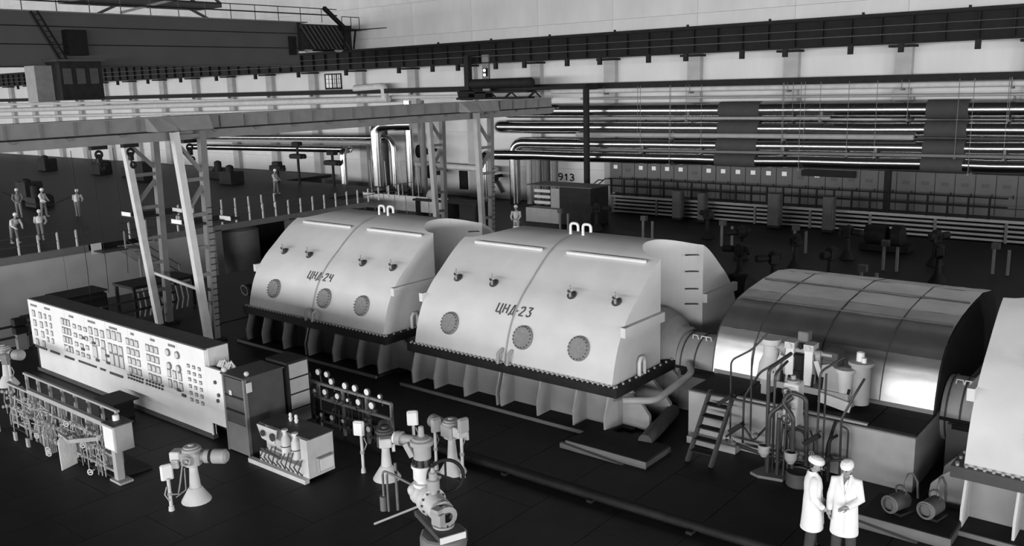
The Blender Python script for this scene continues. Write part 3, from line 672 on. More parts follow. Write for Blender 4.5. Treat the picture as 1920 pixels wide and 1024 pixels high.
mp([(-5.705, 17.6, .1), (-5.705, 17.6, 1.1), (-5.88, 17.6, 1.15)], .025)
mp([(-8.3, 17.4, .32), (-7.4, 17.1, .35), (-6.44, 17.2, .4), (-5.74, 17.5, .45)], .04)
mp([(-8, 17.5, .2), (-7, 17.3, .22), (-6.02, 17.4, .25)], .05)
mp([(-8.35, 17.5, .35), (-7.9, 17.4, .75), (-7.65, 17.35, .45), (-7.3, 17.2, .9)], .03)
mp([(-7, 17.6, .2), (-6.93, 17.45, .9), (-6.58, 17.5, .9), (-6.51, 17.6, .2)], .04)
for k in range(9):
    x = -7.2+.16*k+rn.uniform(-.04, .04); y = 17.2+rn.uniform(-.15, .35)
    mp([(x, y, .05), (x, y, rn.uniform(.5, 1.0)), (x+rn.uniform(-.25, .25), y+.2, rn.uniform(.9, 1.25))], rn.choice((.02, .03, .04)), rn.choice(('dgrey', 'mgrey', 'dark')))
for x, y, z0, z1 in ((-8.25, 17.15, .95, 1.75), (-8, 17.2, .55, .95), (-6.265, 17.0, .8, 1.1), (-6.02, 17.05, .3, .75)):
    part('pipe_clamp', MB().bar((x-.12, y, (z0+z1)/2-.12), (x+.18, y, (z0+z1)/2+.12), .09, .13, (0, 1, 0)), 'dark', mf)
for x, y, z in ((-7.18, 16.86, .5), (-6.594, 16.84, .5)):
    part('flow_cup', MB().lathe((x, y, z), [(.06, -.1), (.12, 0), (.13, .16), (.1, .16), (.1, .12)], 12), 'lgrey', mf)
for x, z in ((-8, .4), (-7, .35), (-6.51, .45), (-6.23, .55), (-6.44, .75), (-7.5, .7)):
    part('small_valve', MB().ball((x, 17.15, z), .06, 8, 6).cyl((x, 17.15, z), (x, 17.0, z+.1), .02, n=6).torus((x, 17.0, z+.1), (0, 1, -.6), .05, .012, 10, 4), 'mgrey', mf)
part('drip_tray', MB().prism([(-7.4, 16.7), (-7.2, 16.62), (-6.7, 16.72), (-6.7, 17.2), (-7.3, 17.1)], 'z', 0, .06), 'mgrey', mf)
solo('oil_drum', MB().lathe((-6.4, 16.8, 0), [(.24, 0), (.25, .02), (.25, .3), (.23, .3), (.23, .27), (0, .27)], 18), 'dgrey', 'short dark round pan on the floor beside the oil pipes', 'pan', (-6.4, 16.8, 0))
# ladder
ld = thing('step_ladder', 'dark steel step ladder leaning on the grey pedestal', 'ladder', (-8.5, 17.2, 0))
for x in (-8.78, -8.22): part('rail', MB().bar((x, 16.5, 0), (x-.05, 17.6, 1.22), .06, .12, (0, 1, 0)), 'dgrey', ld)
for k in range(5): f = .18+.17*k; part('tread', MB().box(-8.78-.05*f, -8.22-.05*f, 16.42+1.1*f, 16.62+1.1*f, 1.22*f-.015, 1.22*f+.015), 'dark', ld)
for x in (-8.8, -8.25): part('hook', MB().tube([(x-.04, 17.55, 1.18), (x-.04, 17.62, 1.3), (x-.04, 17.75, 1.26)], .03, 6), 'dgrey', ld)
# floor hatches
def hatch(x0, x1, y0, y1, h, label):
    t = thing('floor_hatch', label, 'hatch', (x0, y0, 0))
    part('frame', MB().box(x0, x1, y0, y1, 0, h-.03), 'dgrey', t); part('lid', MB().box(x0+.02, x1-.02, y0+.02, y1-.02, h-.03, h), 'dark', t)
    part('front_strip', MB().box(x0-.02, x1+.02, y0-.03, y0, 0, h), 'mgrey', t)
    part('ramp', MB().prism([(x0-.1, 0), (x0-.1, .12), (x1-.5, 0)], 'y', y0-.14, y0-.05), 'mgrey', t)
hatch(-11.4, -9.32, 15.65, 16.75, .16, 'low dark raised hatch on the floor before casing 23')
hatch(-4.87, -3.3, 15.85, 17.0, .2, 'low dark platform carrying two small pumps at lower right')
def pump(x, y, rz, label):
    t = thing('oil_pump', label, 'pump', (x, y, .2), rz=rz)
    part('foot', MB().box(-.2, .2, -.16, .16, 0, .05), 'dark', t)
    part('motor', MB().lathe((-.3, 0, .22), [(.11, 0), (.16, .03), (.16, .4), (.13, .45)], 16, (1, 0, 0)), 'dgrey', t)
    part('face_flange', MB().lathe((-.34, 0, .22), [(.12, 0), (.17, .01), (.17, .05)], 18, (1, 0, 0)).torus((-.35, 0, .22), (1, 0, 0), .13, .014, 18, 5), 'mgrey', t)
    part('hose', MB().tube([(.1, 0, .36), (.1, 0, .55), (.25, .05, .66), (.45, .1, .6), (.6, .1, .4), (.65, .1, .05)], .022, 6), 'mgrey', t)
    part('lifting_ring', MB().torus((0, 0, .42), (1, .2, 0), .1, .018, 14, 5), 'dgrey', t)
    return t
pump(-4.3, 16.4, 1.2, 'left of two small dark pumps on the low platform')
pump(-3.75, 16.55, 1.35, 'right pump on the low platform, with a round face flange')
# long floor pipe
t = thing('floor_pipe', 'long dark pipe lying across the floor toward the lower right', 'pipe', (-9, 13.75, 0))
part('pipe_run', MB().tube([(-17.5, 13.65, .1), (-13, 13.72, .1), (-9.5, 13.76, .1), (-5.9, 13.85, .1), (-1.5, 14.0, .1)], .085, 10), 'dark', t)
part('kerb_strip', MB().box(-17.5, -1.5, 13.98, 14.1, 0, .04), 'dark', t)
for i in range(7): part('saddle', MB().box(-16+2.2*i-.06, -16+2.2*i+.06, 13.55+.02*i, 13.9+.02*i, 0, .06), 'dark', t)

# ------------------------------------------------------------- control board
bd = thing('control_board', 'long white free-standing control board covered with rows of instruments', 'control panel', (-23, 11.1, 0))
YB = 11.1
part('lower_panel', MB().box(-27.95, -18.62, YB+.03, YB+.1, .1, .86).box(-18.62, -17.97, YB+.03, YB+.1, .42, .86), 'white', bd)
for i in range(8):
    x0 = -28.2+1.19*i; part('upper_panel', MB().box(x0+.004, x0+1.186, YB, YB+.07, .82, 2.22), 'white', bd)
part('end_panel', MB().box(-18.68, -17.86, YB, YB+.07, .42, 1.82).box(-18.68, -18.62, YB, YB+.07, 0, .42).box(-17.93, -17.86, YB, YB+.07, 0, .42), 'white', bd)
part('roof', MB().box(-28.1, -18.66, YB+.0, YB+.62, 2.22, 2.26), 'dgrey', bd, 'dark top of the board')
part('roof_end', MB().box(-18.68, -18.62, YB+.07, YB+.62, 1.7, 2.25), 'white2', bd)
part('frame', MB().box(-28.1, -18.7, YB+.5, YB+.6, 0, 2.2).box(-28.15, -28.1, YB+.07, YB+.6, .1, 2.2), 'dgrey', bd)
part('plinth', MB().box(-28.1, -18.6, YB-.02, YB+.12, 0, .1), 'dgrey', bd)
part('shelf_box', MB().box(-18.6, -17.9, YB+.07, YB+.5, .35, .42), 'dgrey', bd)
for i in range(6):
    x = -18.45 + .09*i; part('wiring_bundle', MB().tube([(x, YB+.2, 1.82), (x+.05, YB+.25, 1.95+.03*(i % 3)), (x+.15, YB+.3, 1.82)], .035, 6), 'white2', bd)
inst_w = {}
def instrument(w_, h_, kind):
    key = (round(w_, 3), round(h_, 3), kind)
    if key in inst_w: return inst_w[key]
    b = MB()
    if kind == 'box':
        b.box(-w_/2, w_/2, -.014, 0, -h_/2, h_/2)
    elif kind == 'dial': b.lathe((0, 0, 0), [(w_/2, 0), (w_/2, .03), (w_/2-.015, .035)], 12, (0, -1, 0))
    elif kind == 'strip': b.box(-w_/2, w_/2, -.03, 0, -h_/2, h_/2)
    fr = b.mesh('instrument', M['dgrey' if kind == 'strip' else 'mgrey'])
    b = MB()
    if kind == 'box': b.box(-w_/2+.022, w_/2-.022, -.018, -.014, -h_/2+.022, h_/2-.03)
    elif kind == 'dial': b.lathe((0, -.036, 0), [(w_/2-.03, 0), (w_/2-.03, .003)], 12, (0, -1, 0))
    fc = b.mesh('scale_window', M['white2']) if kind != 'strip' else None
    inst_w[key] = (fr, fc); return inst_w[key]
cnt = 0
def put(x, z, w_, h_, kind):
    global cnt
    fr, fc = instrument(w_, h_, kind)
    o = shared('instrument', fr, bd, (x+23, 0, z))
    if fc: shared('scale_window', fc, o, (0, 0, 0))
    cnt += 1
G = [((-27.87, 1.83), -27.43, .94, 2, 4, 'box', .18, .2), ((-27.11, 1.84), -26.79, 1.13, 2, 4, 'box', .12, .16), ((-25.99, 1.86), -25.62, 1.06, 3, 4, 'box', .16, .2),
     ((-25.27, 1.82), -24.63, 1.03, 3, 4, 'box', .18, .13), ((-24.32, 1.84), -23.66, 1.56, 3, 2, 'box', .2, .22), ((-24.19, 1.25), -23.69, 1.0, 2, 1, 'box', .26, .36),
     ((-23.28, 1.9), -22.72, 1.52, 3, 2, 'box', .2, .26), ((-23.25, 1.2), -22.73, 1.1, 3, 1, 'box', .22, .36), ((-22.29, 1.86), -21.83, 1.08, 3, 4, 'box', .17, .19),
     ((-21.29, 1.85), -20.86, 1.07, 3, 4, 'box', .17, .19), ((-20.3, 1.9), -19.87, 1.55, 2, 2, 'dial', .2, .2), ((-20.35, 1.35), -19.85, 1.08, 3, 2, 'box', .16, .22), ((-19.42, 1.71), -18.94, .84, 3, 6, 'box', .11, .09)]
for (x0, z0), x1, z1, nc, nr, kd, w_, h_ in G:
    for c in range(nc):
        for r in range(nr):
            put(x0+(x1-x0)*c/max(1, nc-1), z0-(z0-z1)*r/max(1, nr-1), w_, h_, kd)
for x0, x1, z in ((-28.1, -27.36, .77), (-27.11, -26.52, .77), (-26.18, -25.62, .76), (-25.32, -24.29, .78), (-24.05, -23.78, .78), (-23.52, -22.84, .76)):
    fr, _ = instrument(x1-x0, .06, 'strip'); o = shared('label_strip', fr, bd, ((x0+x1)/2+23, .03 if z < .8 else 0, z))
for x0, x1, z in ((-22.44, -21.72, .92), (-22.44, -21.75, .76 + .07), (-21.5, -20.74, .93), (-21.52, -20.77, .84)):
    for k in range(6):
        fr, _ = instrument(.07, .05, 'strip'); shared('switch_key', fr, bd, (x0+(x1-x0)*k/5+23, 0, z))
for x, z in ((-24.75, 1.55), (-24.9, 1.2), (-24.2, 1.5), (-24.1, 1.02), (-23.5, 1.25), (-23.5, 1.05), (-19.95, .98), (-19.75, .88)):
    fr, _ = instrument(.17, .07, 'strip'); shared('switch_key', fr, bd, (x+23, 0, z))
for x, z, w_ in ((-27.8, 2.08, .4), (-26.9, 2.1, .35), (-25.4, 2.08, .25), (-24.2, 2.1, .4), (-23.0, 2.1, .4), (-22, 2.1, .15), (-21, 2.1, .2), (-20.1, 2.1, .3)):
    part('name_plate', MB().box(x-w_/2, x+w_/2, YB-.015, YB, z-.03, z+.03), 'mgrey', bd)
for x, z in ((-18.3, 1.5), (-18.2, 1.2), (-18.25, 1.05)): part('socket', MB().cyl((x, YB, z), (x, YB-.03, z), .05, n=8), 'dgrey', bd)
part('signal_lamp', MB().ball((-25.8, YB-.03, 1.12), .05, 8, 6), 'dial', bd); part('signal_lamp', MB().ball((-22.35, YB-.03, .98), .05, 8, 6), 'dial', bd)
# open cabinets behind its right end
sc = thing('wire_cabinet', 'grey framed cabinet with mesh panels right of the white board', 'cabinet', (-17.2, 11, 0))
for x in (-17.75, -16.95): part('post', MB().box(x-.03, x+.03, 10.95, 11.03, 0, 1.85), 'mgrey', sc)
part('mesh_panel', MB().box(-17.7, -17.0, 10.98, 11.0, .72, 1.8), 'dgrey', sc)
part('kick_panel', MB().box(-17.72, -16.98, 10.96, 11.02, .02, .72), 'mgrey', sc)
for z in (1.0, 1.35): part('cross_rail', MB().box(-17.72, -17.0, 10.95, 10.97, z, z+.04), 'dark', sc)
part('back_panel', MB().box(-17.75, -16.95, 12.0, 12.04, 0, 1.85).box(-17.76, -17.72, 11.03, 12, 0, 1.85).box(-16.98, -16.94, 11.03, 12, 0, 1.85), 'dgrey', sc)
part('cabinet_top', MB().box(-17.8, -16.9, 10.93, 12.05, 1.85, 1.89), 'dgrey', sc)
part('top_lamp', MB().ball((-17.72, 11.0, 1.95), .07, 8, 6).ball((-17.0, 11.1, 1.95), .06, 8, 6), 'white2', sc)
parts('name_tag', [MB().box(-16.88, -16.86, 10.98, 11.12, 1.55, 1.78), MB().box(-17.55, -17.45, 10.96, 10.97, 1.35, 1.5)], 'white2', sc)
s2 = thing('shelf_cabinet', 'dark tall cabinet with pale shelves behind the mesh cabinet', 'cabinet', (-17, 12.3, 0))
part('body', MB().box(-17.7, -16.9, 12.12, 12.75, 0, 1.95), 'dark', s2)
for k in range(4): part('shelf_panel', MB().box(-16.9, -16.87, 12.18, 12.7, .42+.38*k, .76+.38*k), 'lgrey' if k != 0 else 'mgrey', s2)
part('door_strip', MB().box(-17.66, -17.2, 12.08, 12.12, .1, 1.8), 'dgrey', s2)

# ------------------------------------------------------------- impulse pipe rack at lower left
rk = thing('impulse_pipe_rack', 'pale steel rack crowded with thin impulse pipes and valves at lower left', 'rack', (-21, 8.7, 0))
rn = random.Random(21)
RX0, RX1 = -23.7, -18.25
for i in range(9):
    x = RX0+(RX1-RX0)*i/8; part('post', MB().box(x-.035, x+.035, 8.58, 8.66, 0, 1.17), 'lgrey', rk)
for z in (1.14, .82, .5, .14): part('rail', MB().box(RX0, RX1, 8.55, 8.62, z-.025, z+.025), 'lgrey', rk)
part('top_plate', MB().box(RX0+1.3, RX1, 8.5, 8.6, 1.16, 1.26), 'lgrey', rk)
for i in range(8):
    x = RX0+.1+(RX1-RX0-.85)*i/7; part('rear_post', MB().box(x-.03, x+.03, 8.97, 9.03, 0, 1.28), 'lgrey', rk)
part('rear_rail', MB().box(RX0, RX1-.65, 8.96, 9.03, 1.27, 1.32), 'lgrey', rk)
part('base_beam', MB().box(RX0, RX1, 8.5, 9.3, 0, .05), 'dark', rk)
b = MB()
for k in range(84):
    x = RX0+.1+(RX1-RX0-.3)*rn.random(); y = 8.5-.1*rn.random()+(.2 if k % 2 else 0); z1 = rn.uniform(.55, 1.2); z0 = rn.choice((0, 0, .15, .4))
    x2 = x+rn.uniform(-.25, .25)
    b.tube([(x, y, z0), (x, y, z1*.6), (x2, y+.02, z1*.75), (x2, y+.05, z1)], rn.choice((.01, .013, .02)), 5)
for k in range(26):
    x = RX0+.2+(RX1-RX0-1)*rn.random(); z = rn.uniform(.2, 1.1); b.tube([(x, 8.45, z), (x+rn.uniform(.2, .7), 8.43, z-rn.uniform(-.1, .15))], .014, 5)
o = part('impulse_tube', b, 'lgrey', rk)
o['kind'] = 'stuff'
vm = MB().ball((0, 0, 0), .045, 8, 5).cyl((0, 0, 0), (0, -.1, .03), .014, n=5).torus((0, -.1, .03), (0, 1, -.3), .032, .011, 10, 4).mesh('needle_valve', M['lgrey'])
for k in range(44): shared('needle_valve', vm, rk, (RX0+.15+(RX1-RX0-.3)*rn.random()+21, 8.42-8.7, rn.choice((.3, .62, .66, .95, 1.05))+rn.uniform(-.07, .07)), (0, rn.uniform(-.5, .5), rn.uniform(-.4, .4)))
wm = MB().torus((0, 0, 0), (0, 1, 0), .06, .015, 14, 5).bar((-.055, 0, 0), (.055, 0, 0), .015, .015).cyl((0, 0, 0), (0, .14, 0), .02, n=6).mesh('handwheel', M['white2'])
for x, y, z in ((-21.6, 8.28, .32), (-21.05, 8.25, .45), (-20.75, 8.15, .22), (-20.6, 8.1, .18), (-18.85, 8.2, .15), (-19.5, 8.4, .55), (-20.2, 8.4, .9)): shared('handwheel', wm, rk, (x+21, y-8.7, z), (0, 0, .5))
b = MB()
for k in range(12): y = 8.42-.036*k; x = -19.95+.012*k; b.tube([(x, y, 0), (x-.02, y, .62+.03*(k % 3)), (x-.06, y+.08, .74)], .015, 5)
part('tube_bundle', b, 'white2', rk)
b = MB()
for k in range(7): y = 8.44-.04*k; x = -21.0; b.tube([(x, y, 0), (x-.02, y, .55), (x-.08, y+.08, .72)], .015, 5)
part('tube_bundle', b, 'lgrey', rk)
part('angle_bracket', MB().bar((-20.15, 8.2, .74), (-19.5, 8.12, .74), .05, .07).bar((-19.5, 8.12, .74), (-18.95, 8.52, .8), .05, .09), 'lgrey', rk)
for x in (-23.6, -22.6, -21.9): part('floor_stub', MB().box(x-.06, x+.06, 8.15, 8.2, 0, .22), 'lgrey', rk)
part('end_post', MB().box(-18.28, -18.12, 8.45, 8.6, 0, .9).box(-18.4, -17.95, 8.4, 8.7, 0, .05), 'lgrey', rk)
jb = thing('junction_box', 'pale steel junction box at the right end of the pipe rack', 'box', (-18.05, 8.5, .85))
part('box_body', MB().cb(-18.34, -17.86, 8.36, 8.78, .78, 1.36), 'lgrey', jb); part('box_door', MB().box(-18.31, -17.89, 8.34, 8.36, .82, 1.32), 'white', jb); part('box_roof', MB().box(-18.36, -17.84, 8.34, 8.8, 1.36, 1.38), 'dgrey', jb)
part('top_insulator', MB().lathe((-18.2, 8.6, 1.38), [(.07, 0), (.07, .1), (.05, .12)], 10), 'white', jb)
tb_ = thing('equipment_crate', 'small dark box on the floor between rack and white board', 'box', (-22.1, 10.5, 0))
part('body', MB().cb(-22.6, -21.75, 10.25, 10.8, 0, .45), 'black', tb_); part('lid', MB().box(-22.65, -21.65, 10.2, 10.9, .45, .49), 'dark', tb_)

# ------------------------------------------------------------- actuator columns and switch posts
def actuator(x, y, rz, label, paint='white2', body='lgrey', h=.98, sc=1.0, group=None):
    t = thing('valve_actuator', label, 'actuator', (x, y, 0), group, rz)
    part('base_cone', MB().lathe((0, 0, 0), [(.3*sc, 0), (.3*sc, .02), (.13*sc, .3*h), (.115*sc, .3*h)], 18), paint, t)
    part('column', MB().lathe((0, 0, .29*h), [(.115*sc, 0), (.08*sc, .45*h), (.17*sc, .5*h), (.17*sc, .53*h)], 16), paint, t)
    g = part('gearbox', MB().cb(-.2, .2, -.17, .17, .82*h, 1.1*h, .04).lathe((0, 0, 1.1*h), [(.19, 0), (.19, .05), (.15, .06), (.15, .09), (.06, .1), (.05, .13)], 16), body, t)
    part('side_wheel', MB().torus((-.02, -.24, .95*h), (0, 1, 0), .09, .018, 14, 5).cyl((-.02, -.24, .95*h), (-.02, -.15, .95*h), .03, n=8).lathe((-.02, -.17, .95*h), [(.12, 0), (.12, .02)], 14, (0, -1, 0)), body, t)
    m = part('motor', MB().lathe((.18, 0, .97*h), [(.1, 0), (.1, .08), (.14, .1), (.14, .22), (.11, .23), (.15, .27), (.15, .52), (.1, .57)], 16, (1, 0, 0)), body, t)
    part('motor_band', MB().lathe((.18, 0, .97*h), [(.143, .2), (.143, .27)], 16, (1, 0, 0)), 'dark', m)
    part('terminal_box', MB().cb(-.42, -.2, -.14, .12, .9*h, 1.1*h, .02).box(-.36, -.22, -.2, -.14, .78*h, .95*h), paint, t)
    return t
actuator(-15.98, 9.0, .6, 'pale motor actuator on a cone-footed column, nearest at lower left', h=1.0)
a2 = actuator(-13.55, 12.05, 2.4, 'dark-headed actuator column in front of the gauge rack', body='dgrey', h=.95)
a3 = actuator(-12.6, 13.1, PI-.2, 'pale actuator column between the two posts right of the big valve', body='lgrey', h=1.02)
a4 = actuator(-27.3, 9.9, .3, 'pale actuator column cut by the left photo edge', h=1.0)
def post_box(x, y, rz, label, h=1.1, m='white', lean=0):
    t = thing('switch_post', label, 'switch box', (x, y, 0), None, rz)
    part('post', MB().tube([(0, 0, 0), (0, 0, h-.1)], .035, 8).lathe((0, 0, 0), [(.06, 0), (.05, .1)], 8), 'white2', t)
    part('collar', MB().lathe((0, 0, .42*h), [(.05, 0), (.05, .06)], 8), 'lgrey', t)
    bx = part('switch_box', MB().cb(-.12, .12, -.15, -.04, h-.14, h+.18, .03), m, t)
    part('box_lid', MB().cb(-.1, .1, -.17, -.15, h-.11, h+.15, .012), m, bx)
    part('cable', MB().tube([(.05, .02, h-.25), (.1, .03, h-.4), (.03, .04, h-.55)], .014, 5), 'lgrey', t)
    return t
post_box(-15.98, 8.44, -1.9, 'pale switch box on a post beside the nearest actuator', .78)
post_box(-14.18, 11.94, .45, 'white switch box on a post right of the console cabinet', 1.05)
post_box(-13.4, 12.75, .75, 'white switch box on a post behind the big valve', 1.2)
post_box(-13.0, 13.0, 1.2, 'grey switch box on a post touching the paired actuator', 1.05, 'lgrey')
post_box(-12.24, 13.02, 1.3, 'grey switch box on a post right of the paired actuator', 1.2, 'lgrey')
post_box(-26.5, 9.7, .5, 'grey switch box on a post at the left photo edge', 1.0, 'mgrey')
solo('hanging_cable', MB().tube([(-16.2, 8.9, .8), (-16.1, 8.75, .45), (-15.95, 8.6, .3), (-15.95, 8.45, .35)], .018, 6).tube([(-16.15, 8.9, .7), (-16.0, 8.8, .3), (-15.95, 8.55, .25)], .012, 6), 'lgrey', 'pale cable looping from the nearest actuator to its switch post', 'cable', (-16.1, 8.8, .3))
# ------------------------------------------------------------- big foreground valve
bv = thing('motor_valve', 'big pale horizontal valve with motor head, at the bottom centre foreground', 'valve', (-10.8, 10.9, 0))
part('foundation', MB().lathe((-10.62, 10.72, 0), [(.44, 0), (.44, .2), (.4, .23)], 10), 'mgrey', bv)
ax = V((-10.62, 10.72, .62)); dirv = V((-1.06, .42, .05)).normalized(); sd = dirv.cross(V((0, 0, 1))).normalized()
P = lambda t, s=0, u=0: ax+dirv*t+sd*s+V((0, 0, u))
b = MB(); b.bar(P(-.4, 0, -.3), P(.75, 0, -.3), .5, .1); part('bed_plate', b, 'dgrey', bv)
part('plate_edge', MB().bar(P(-.41, -.25, -.3), P(-.41, .25, -.3), .03, .12), 'white', bv)
part('drain_flange', MB().lathe(P(-.02, 0, -.25), [(.2, 0), (.2, .04), (.12, .05), (.12, .12)], 16), 'lgrey', bv)
b = MB()
for k in range(8): a = k*PI/4; q = P(-.02, .165*math.cos(a), -.21)+dirv*(.165*math.sin(a)); b.cyl(q, q+V((0, 0, .05)), .022, n=6)
part('flange_bolt', b, 'dark', bv)
part('end_casting', MB().lathe(P(-.22), [(.1, 0), (.2, .02), (.2, .1), (.16, .11), (.16, .2), (.22, .21), (.22, .3), (.17, .31)], 14, dirv).box(P(-.1).x-.1, P(-.1).x+.12, P(-.1).y-.25, P(-.1).y-.12, .5, .72).box(P(0).x-.02, P(0).x+.16, P(0).y-.28, P(0).y-.12, .62, .8), 'lgrey', bv)
part('barrel', MB().lathe(P(.05), [(.19, 0), (.22, .04), (.22, .36), (.27, .37), (.27, .44), (.25, .45)], 20, dirv), 'white2', bv)
part('elbow_body', MB().lathe(P(.5), [(.25, 0), (.27, .03), (.27, .1), (.2, .12), (.24, .3), (.26, .42), (.2, .58), (.08, .64)], 18, dirv), 'white2', bv)
b = MB()
for t_ in (.43, .57):
    for k in range(12): a = k*PI/6; q = P(t_, .235*math.cos(a), .235*math.sin(a)); b.cyl(q-dirv*.05, q+dirv*.05, .022, n=6)
part('flange_bolt', b, 'dgrey', bv)
c = P(.82); z0 = c.z+.18
part('bonnet', MB().lathe((c.x, c.y, z0), [(.2, 0), (.2, .06), (.13, .07), (.13, .12), (.19, .14), (.19, .36), (.22, .37), (.22, .42)], 18), 'white', bv)
b = MB()
for k in range(8): a = k*PI/4; q = (c.x+.17*math.cos(a), c.y+.17*math.sin(a), z0+.42); b.cyl(q, (q[0], q[1], z0+.55), .028, n=6)
part('yoke_stud', b, 'dark', bv)
hd = part('motor_head', MB().lathe((c.x, c.y, z0+.52), [(.12, 0), (.17, .03), (.17, .2), (.17, .28), (.225, .3), (.225, .38), (.18, .4), (.16, .43), (.06, .46), (.05, .64), (.03, .66)], 18), 'lgrey', bv)
part('motor', MB().lathe((c.x-.12, c.y-.02, z0+.86), [(.1, 0), (.1, .3), (.14, .31), (.14, .42), (.1, .46)], 14, (-1, -.25, .0)).bar((c.x-.1, c.y-.15, z0+.6), (c.x-.22, c.y-.2, z0+.85), .1, .1), 'lgrey', hd)
part('motor_cap', MB().lathe((c.x-.52, c.y-.12, z0+.86), [(.12, 0), (.12, .06)], 14, (-1, -.25, 0)), 'white', hd)
wc = P(.48, .0, .42)+V((.12, .28, 0))
part('handwheel', MB().torus(wc, (1.0, -.85, .0), .33, .035, 30, 8).bar(wc+V((-.2, -.24, .15)), wc+V((.2, .24, -.15)), .03, .03).bar(wc+V((0, 0, -.32)), wc+V((0, 0, .32)), .03, .03), 'dark', bv)
part('pilot_valve', MB().lathe(P(.36, .0, .2), [(.06, 0), (.06, .08), (.12, .1), (.12, .28), (.08, .3), (.08, .42), (.05, .44), (.03, .52)], 12), 'lgrey', bv)
parts('side_boss', [MB().ball(P(.78, .25, .32), .1, 10, 7), MB().ball(P(.9, -.18, .08), .12, 10, 7)], 'white2', bv)
part('prop_rod', MB().tube([P(.72, 0, -.15), (-12.2, 10.45, .02)], .025, 7), 'lgrey', bv)
for dx in (0, .12):
    part('leak_pipe', MB().tube([(-12.5+dx, 11.0, 0), (-12.5+dx, 11.0, .75-.2*dx)]+elbow((-12.5+dx, 11, .7), (-12.5+dx, 11, .85), P(.9, 0, .05), .12, 4)+[P(.95, -.1, .1)], .024, 6), 'mgrey', bv)
part('pipe_stub', MB().cyl((-12.5, 10.98, 0), (-12.5, 10.98, .3), .07).cyl((-12.28, 11.15, 0), (-12.28, 11.15, 1.0), .03, n=6), 'mgrey', bv)
# ------------------------------------------------------------- console cabinet with bottles
cc = thing('instrument_cabinet', 'low pale cabinet with white gas bottles in its open front', 'cabinet', (-15.7, 11.2, 0))
part('body', MB().box(-16.45, -14.72, 11.1, 11.6, .08, .95).box(-16.45, -14.72, 10.9, 11.1, .08, .3).box(-14.95, -14.72, 10.9, 11.1, .3, .95), 'white2', cc)
part('top', MB().box(-16.47, -14.7, 10.95, 11.62, .95, .975), 'dgrey', cc)
part('end_box', MB().box(-14.72, -14.6, 11.1, 11.5, .2, .5), 'lgrey', cc); part('end_box_door', MB().box(-14.6, -14.59, 11.12, 11.48, .22, .48), 'white', cc)
for x in (-15.55, -15.2): part('bottle', MB().lathe((x, 10.97, .38), [(.05, 0), (.1, .03), (.1, .4), (.05, .5), (.05, .56), (.07, .57), (.07, .62)], 14), 'white', cc); part('bottle_strap', MB().torus((x, 10.97, .62), (0, 0, 1), .102, .012, 14, 4), 'dgrey', cc)
part('dial_plate', MB().prism([(-16.45, .95), (-15.75, .95), (-15.85, .6), (-16.3, .65)], 'y', 10.88, 10.92), 'white', cc)
part('dial', MB().lathe((-15.85, 10.86, .78), [(.09, 0), (.09, .03)], 14, (0, -1, 0)).lathe((-16.2, 10.86, .8), [(.07, 0), (.07, .03)], 12, (0, -1, 0)), 'dgrey', cc)
b = MB()
for k in range(10): x = -16.3+.15*k; b.tube([(x, 10.9, .1), (x+.03, 10.78, .25+.03*(k % 3)), (x+.1, 10.85, .45+.05*(k % 4))], .016, 5)
b.tube([(-16.3, 10.85, .42), (-15.6, 10.82, .36)], .03, 6); part('tubing', b, 'dgrey', cc)
part('sill', MB().box(-16.75, -14.72, 10.78, 10.9, 0, .1), 'white2', cc)
for x in (-15.9, -15.7): part('top_valve', MB().lathe((x, 11.4, .97), [(.03, 0), (.05, .08), (.03, .1), (.04, .16), (.02, .2)], 8), 'white', cc)
# ------------------------------------------------------------- gauge rack
gr = thing('gauge_rack', 'dark steel frame carrying rows of round white pressure gauges', 'rack', (-16.2, 13.1, 0))
for z in (1.17, .8): part('rail', MB().box(-17.95, -14.44, 13.06, 13.12, z-.03, z+.03), 'mgrey', gr)
for z in (.45, .18): part('rail', MB().box(-17.9, -14.44, 13.1, 13.16, z-.02, z+.02), 'dgrey', gr)
for x in (-17.92, -17.05, -16.15, -15.3, -14.46): part('post', MB().box(x-.03, x+.03, 13.08, 13.14, 0, 1.17), 'mgrey', gr)
GA = [(-17.58, 1.31, .05), (-17.3, 1.34, .1), (-16.88, 1.5, .09), (-16.56, 1.5, .085), (-16.4, 1.35, .09), (-15.91, 1.34, .095), (-15.56, 1.35, .095), (-15.14, 1.34, .095), (-14.71, 1.32, .06), (-17.92, 1.05, .06), (-17.06, .99, .06), (-16.67, 1.03, .09), (-16.21, 1.02, .085), (-15.84, 1.0, .05), (-15.46, 1.03, .09), (-15.0, 1.04, .1), (-16.87, .41, .06), (-16.47, .42, .08), (-16.06, .43, .06), (-15.16, .43, .085)]
for x, z, r in GA:
    r *= .8
    g = part('gauge', MB().lathe((x, 13.04, z), [(r+.012, .0), (r+.012, -.04), (r, -.045)], 18, (0, 1, 0)).cyl((x, 13.05, z-r), (x, 13.08, z-r-.2), .015, n=6), 'dgrey', gr)
    part('dial_face', MB().lathe((x, 12.985, z), [(r, 0), (r, -.006)], 18, (0, 1, 0)), 'dial', g)
b = MB(); rn = random.Random(9)
for k in range(36):
    x = -17.8+3.2*rn.random(); b.lathe((x, 13.02, rn.choice((.32, .55, .68, .95, .9))), [(.03, 0), (.05, .03), (.05, .08), (.03, .1)], 8, (0, -1, 0))
    b.tube([(x, 13.1, .1), (x+.04, 13.08, rn.uniform(.5, 1.1))], .013, 5)
o = part('impulse_valve', b, 'dgrey', gr); o['kind'] = 'stuff'

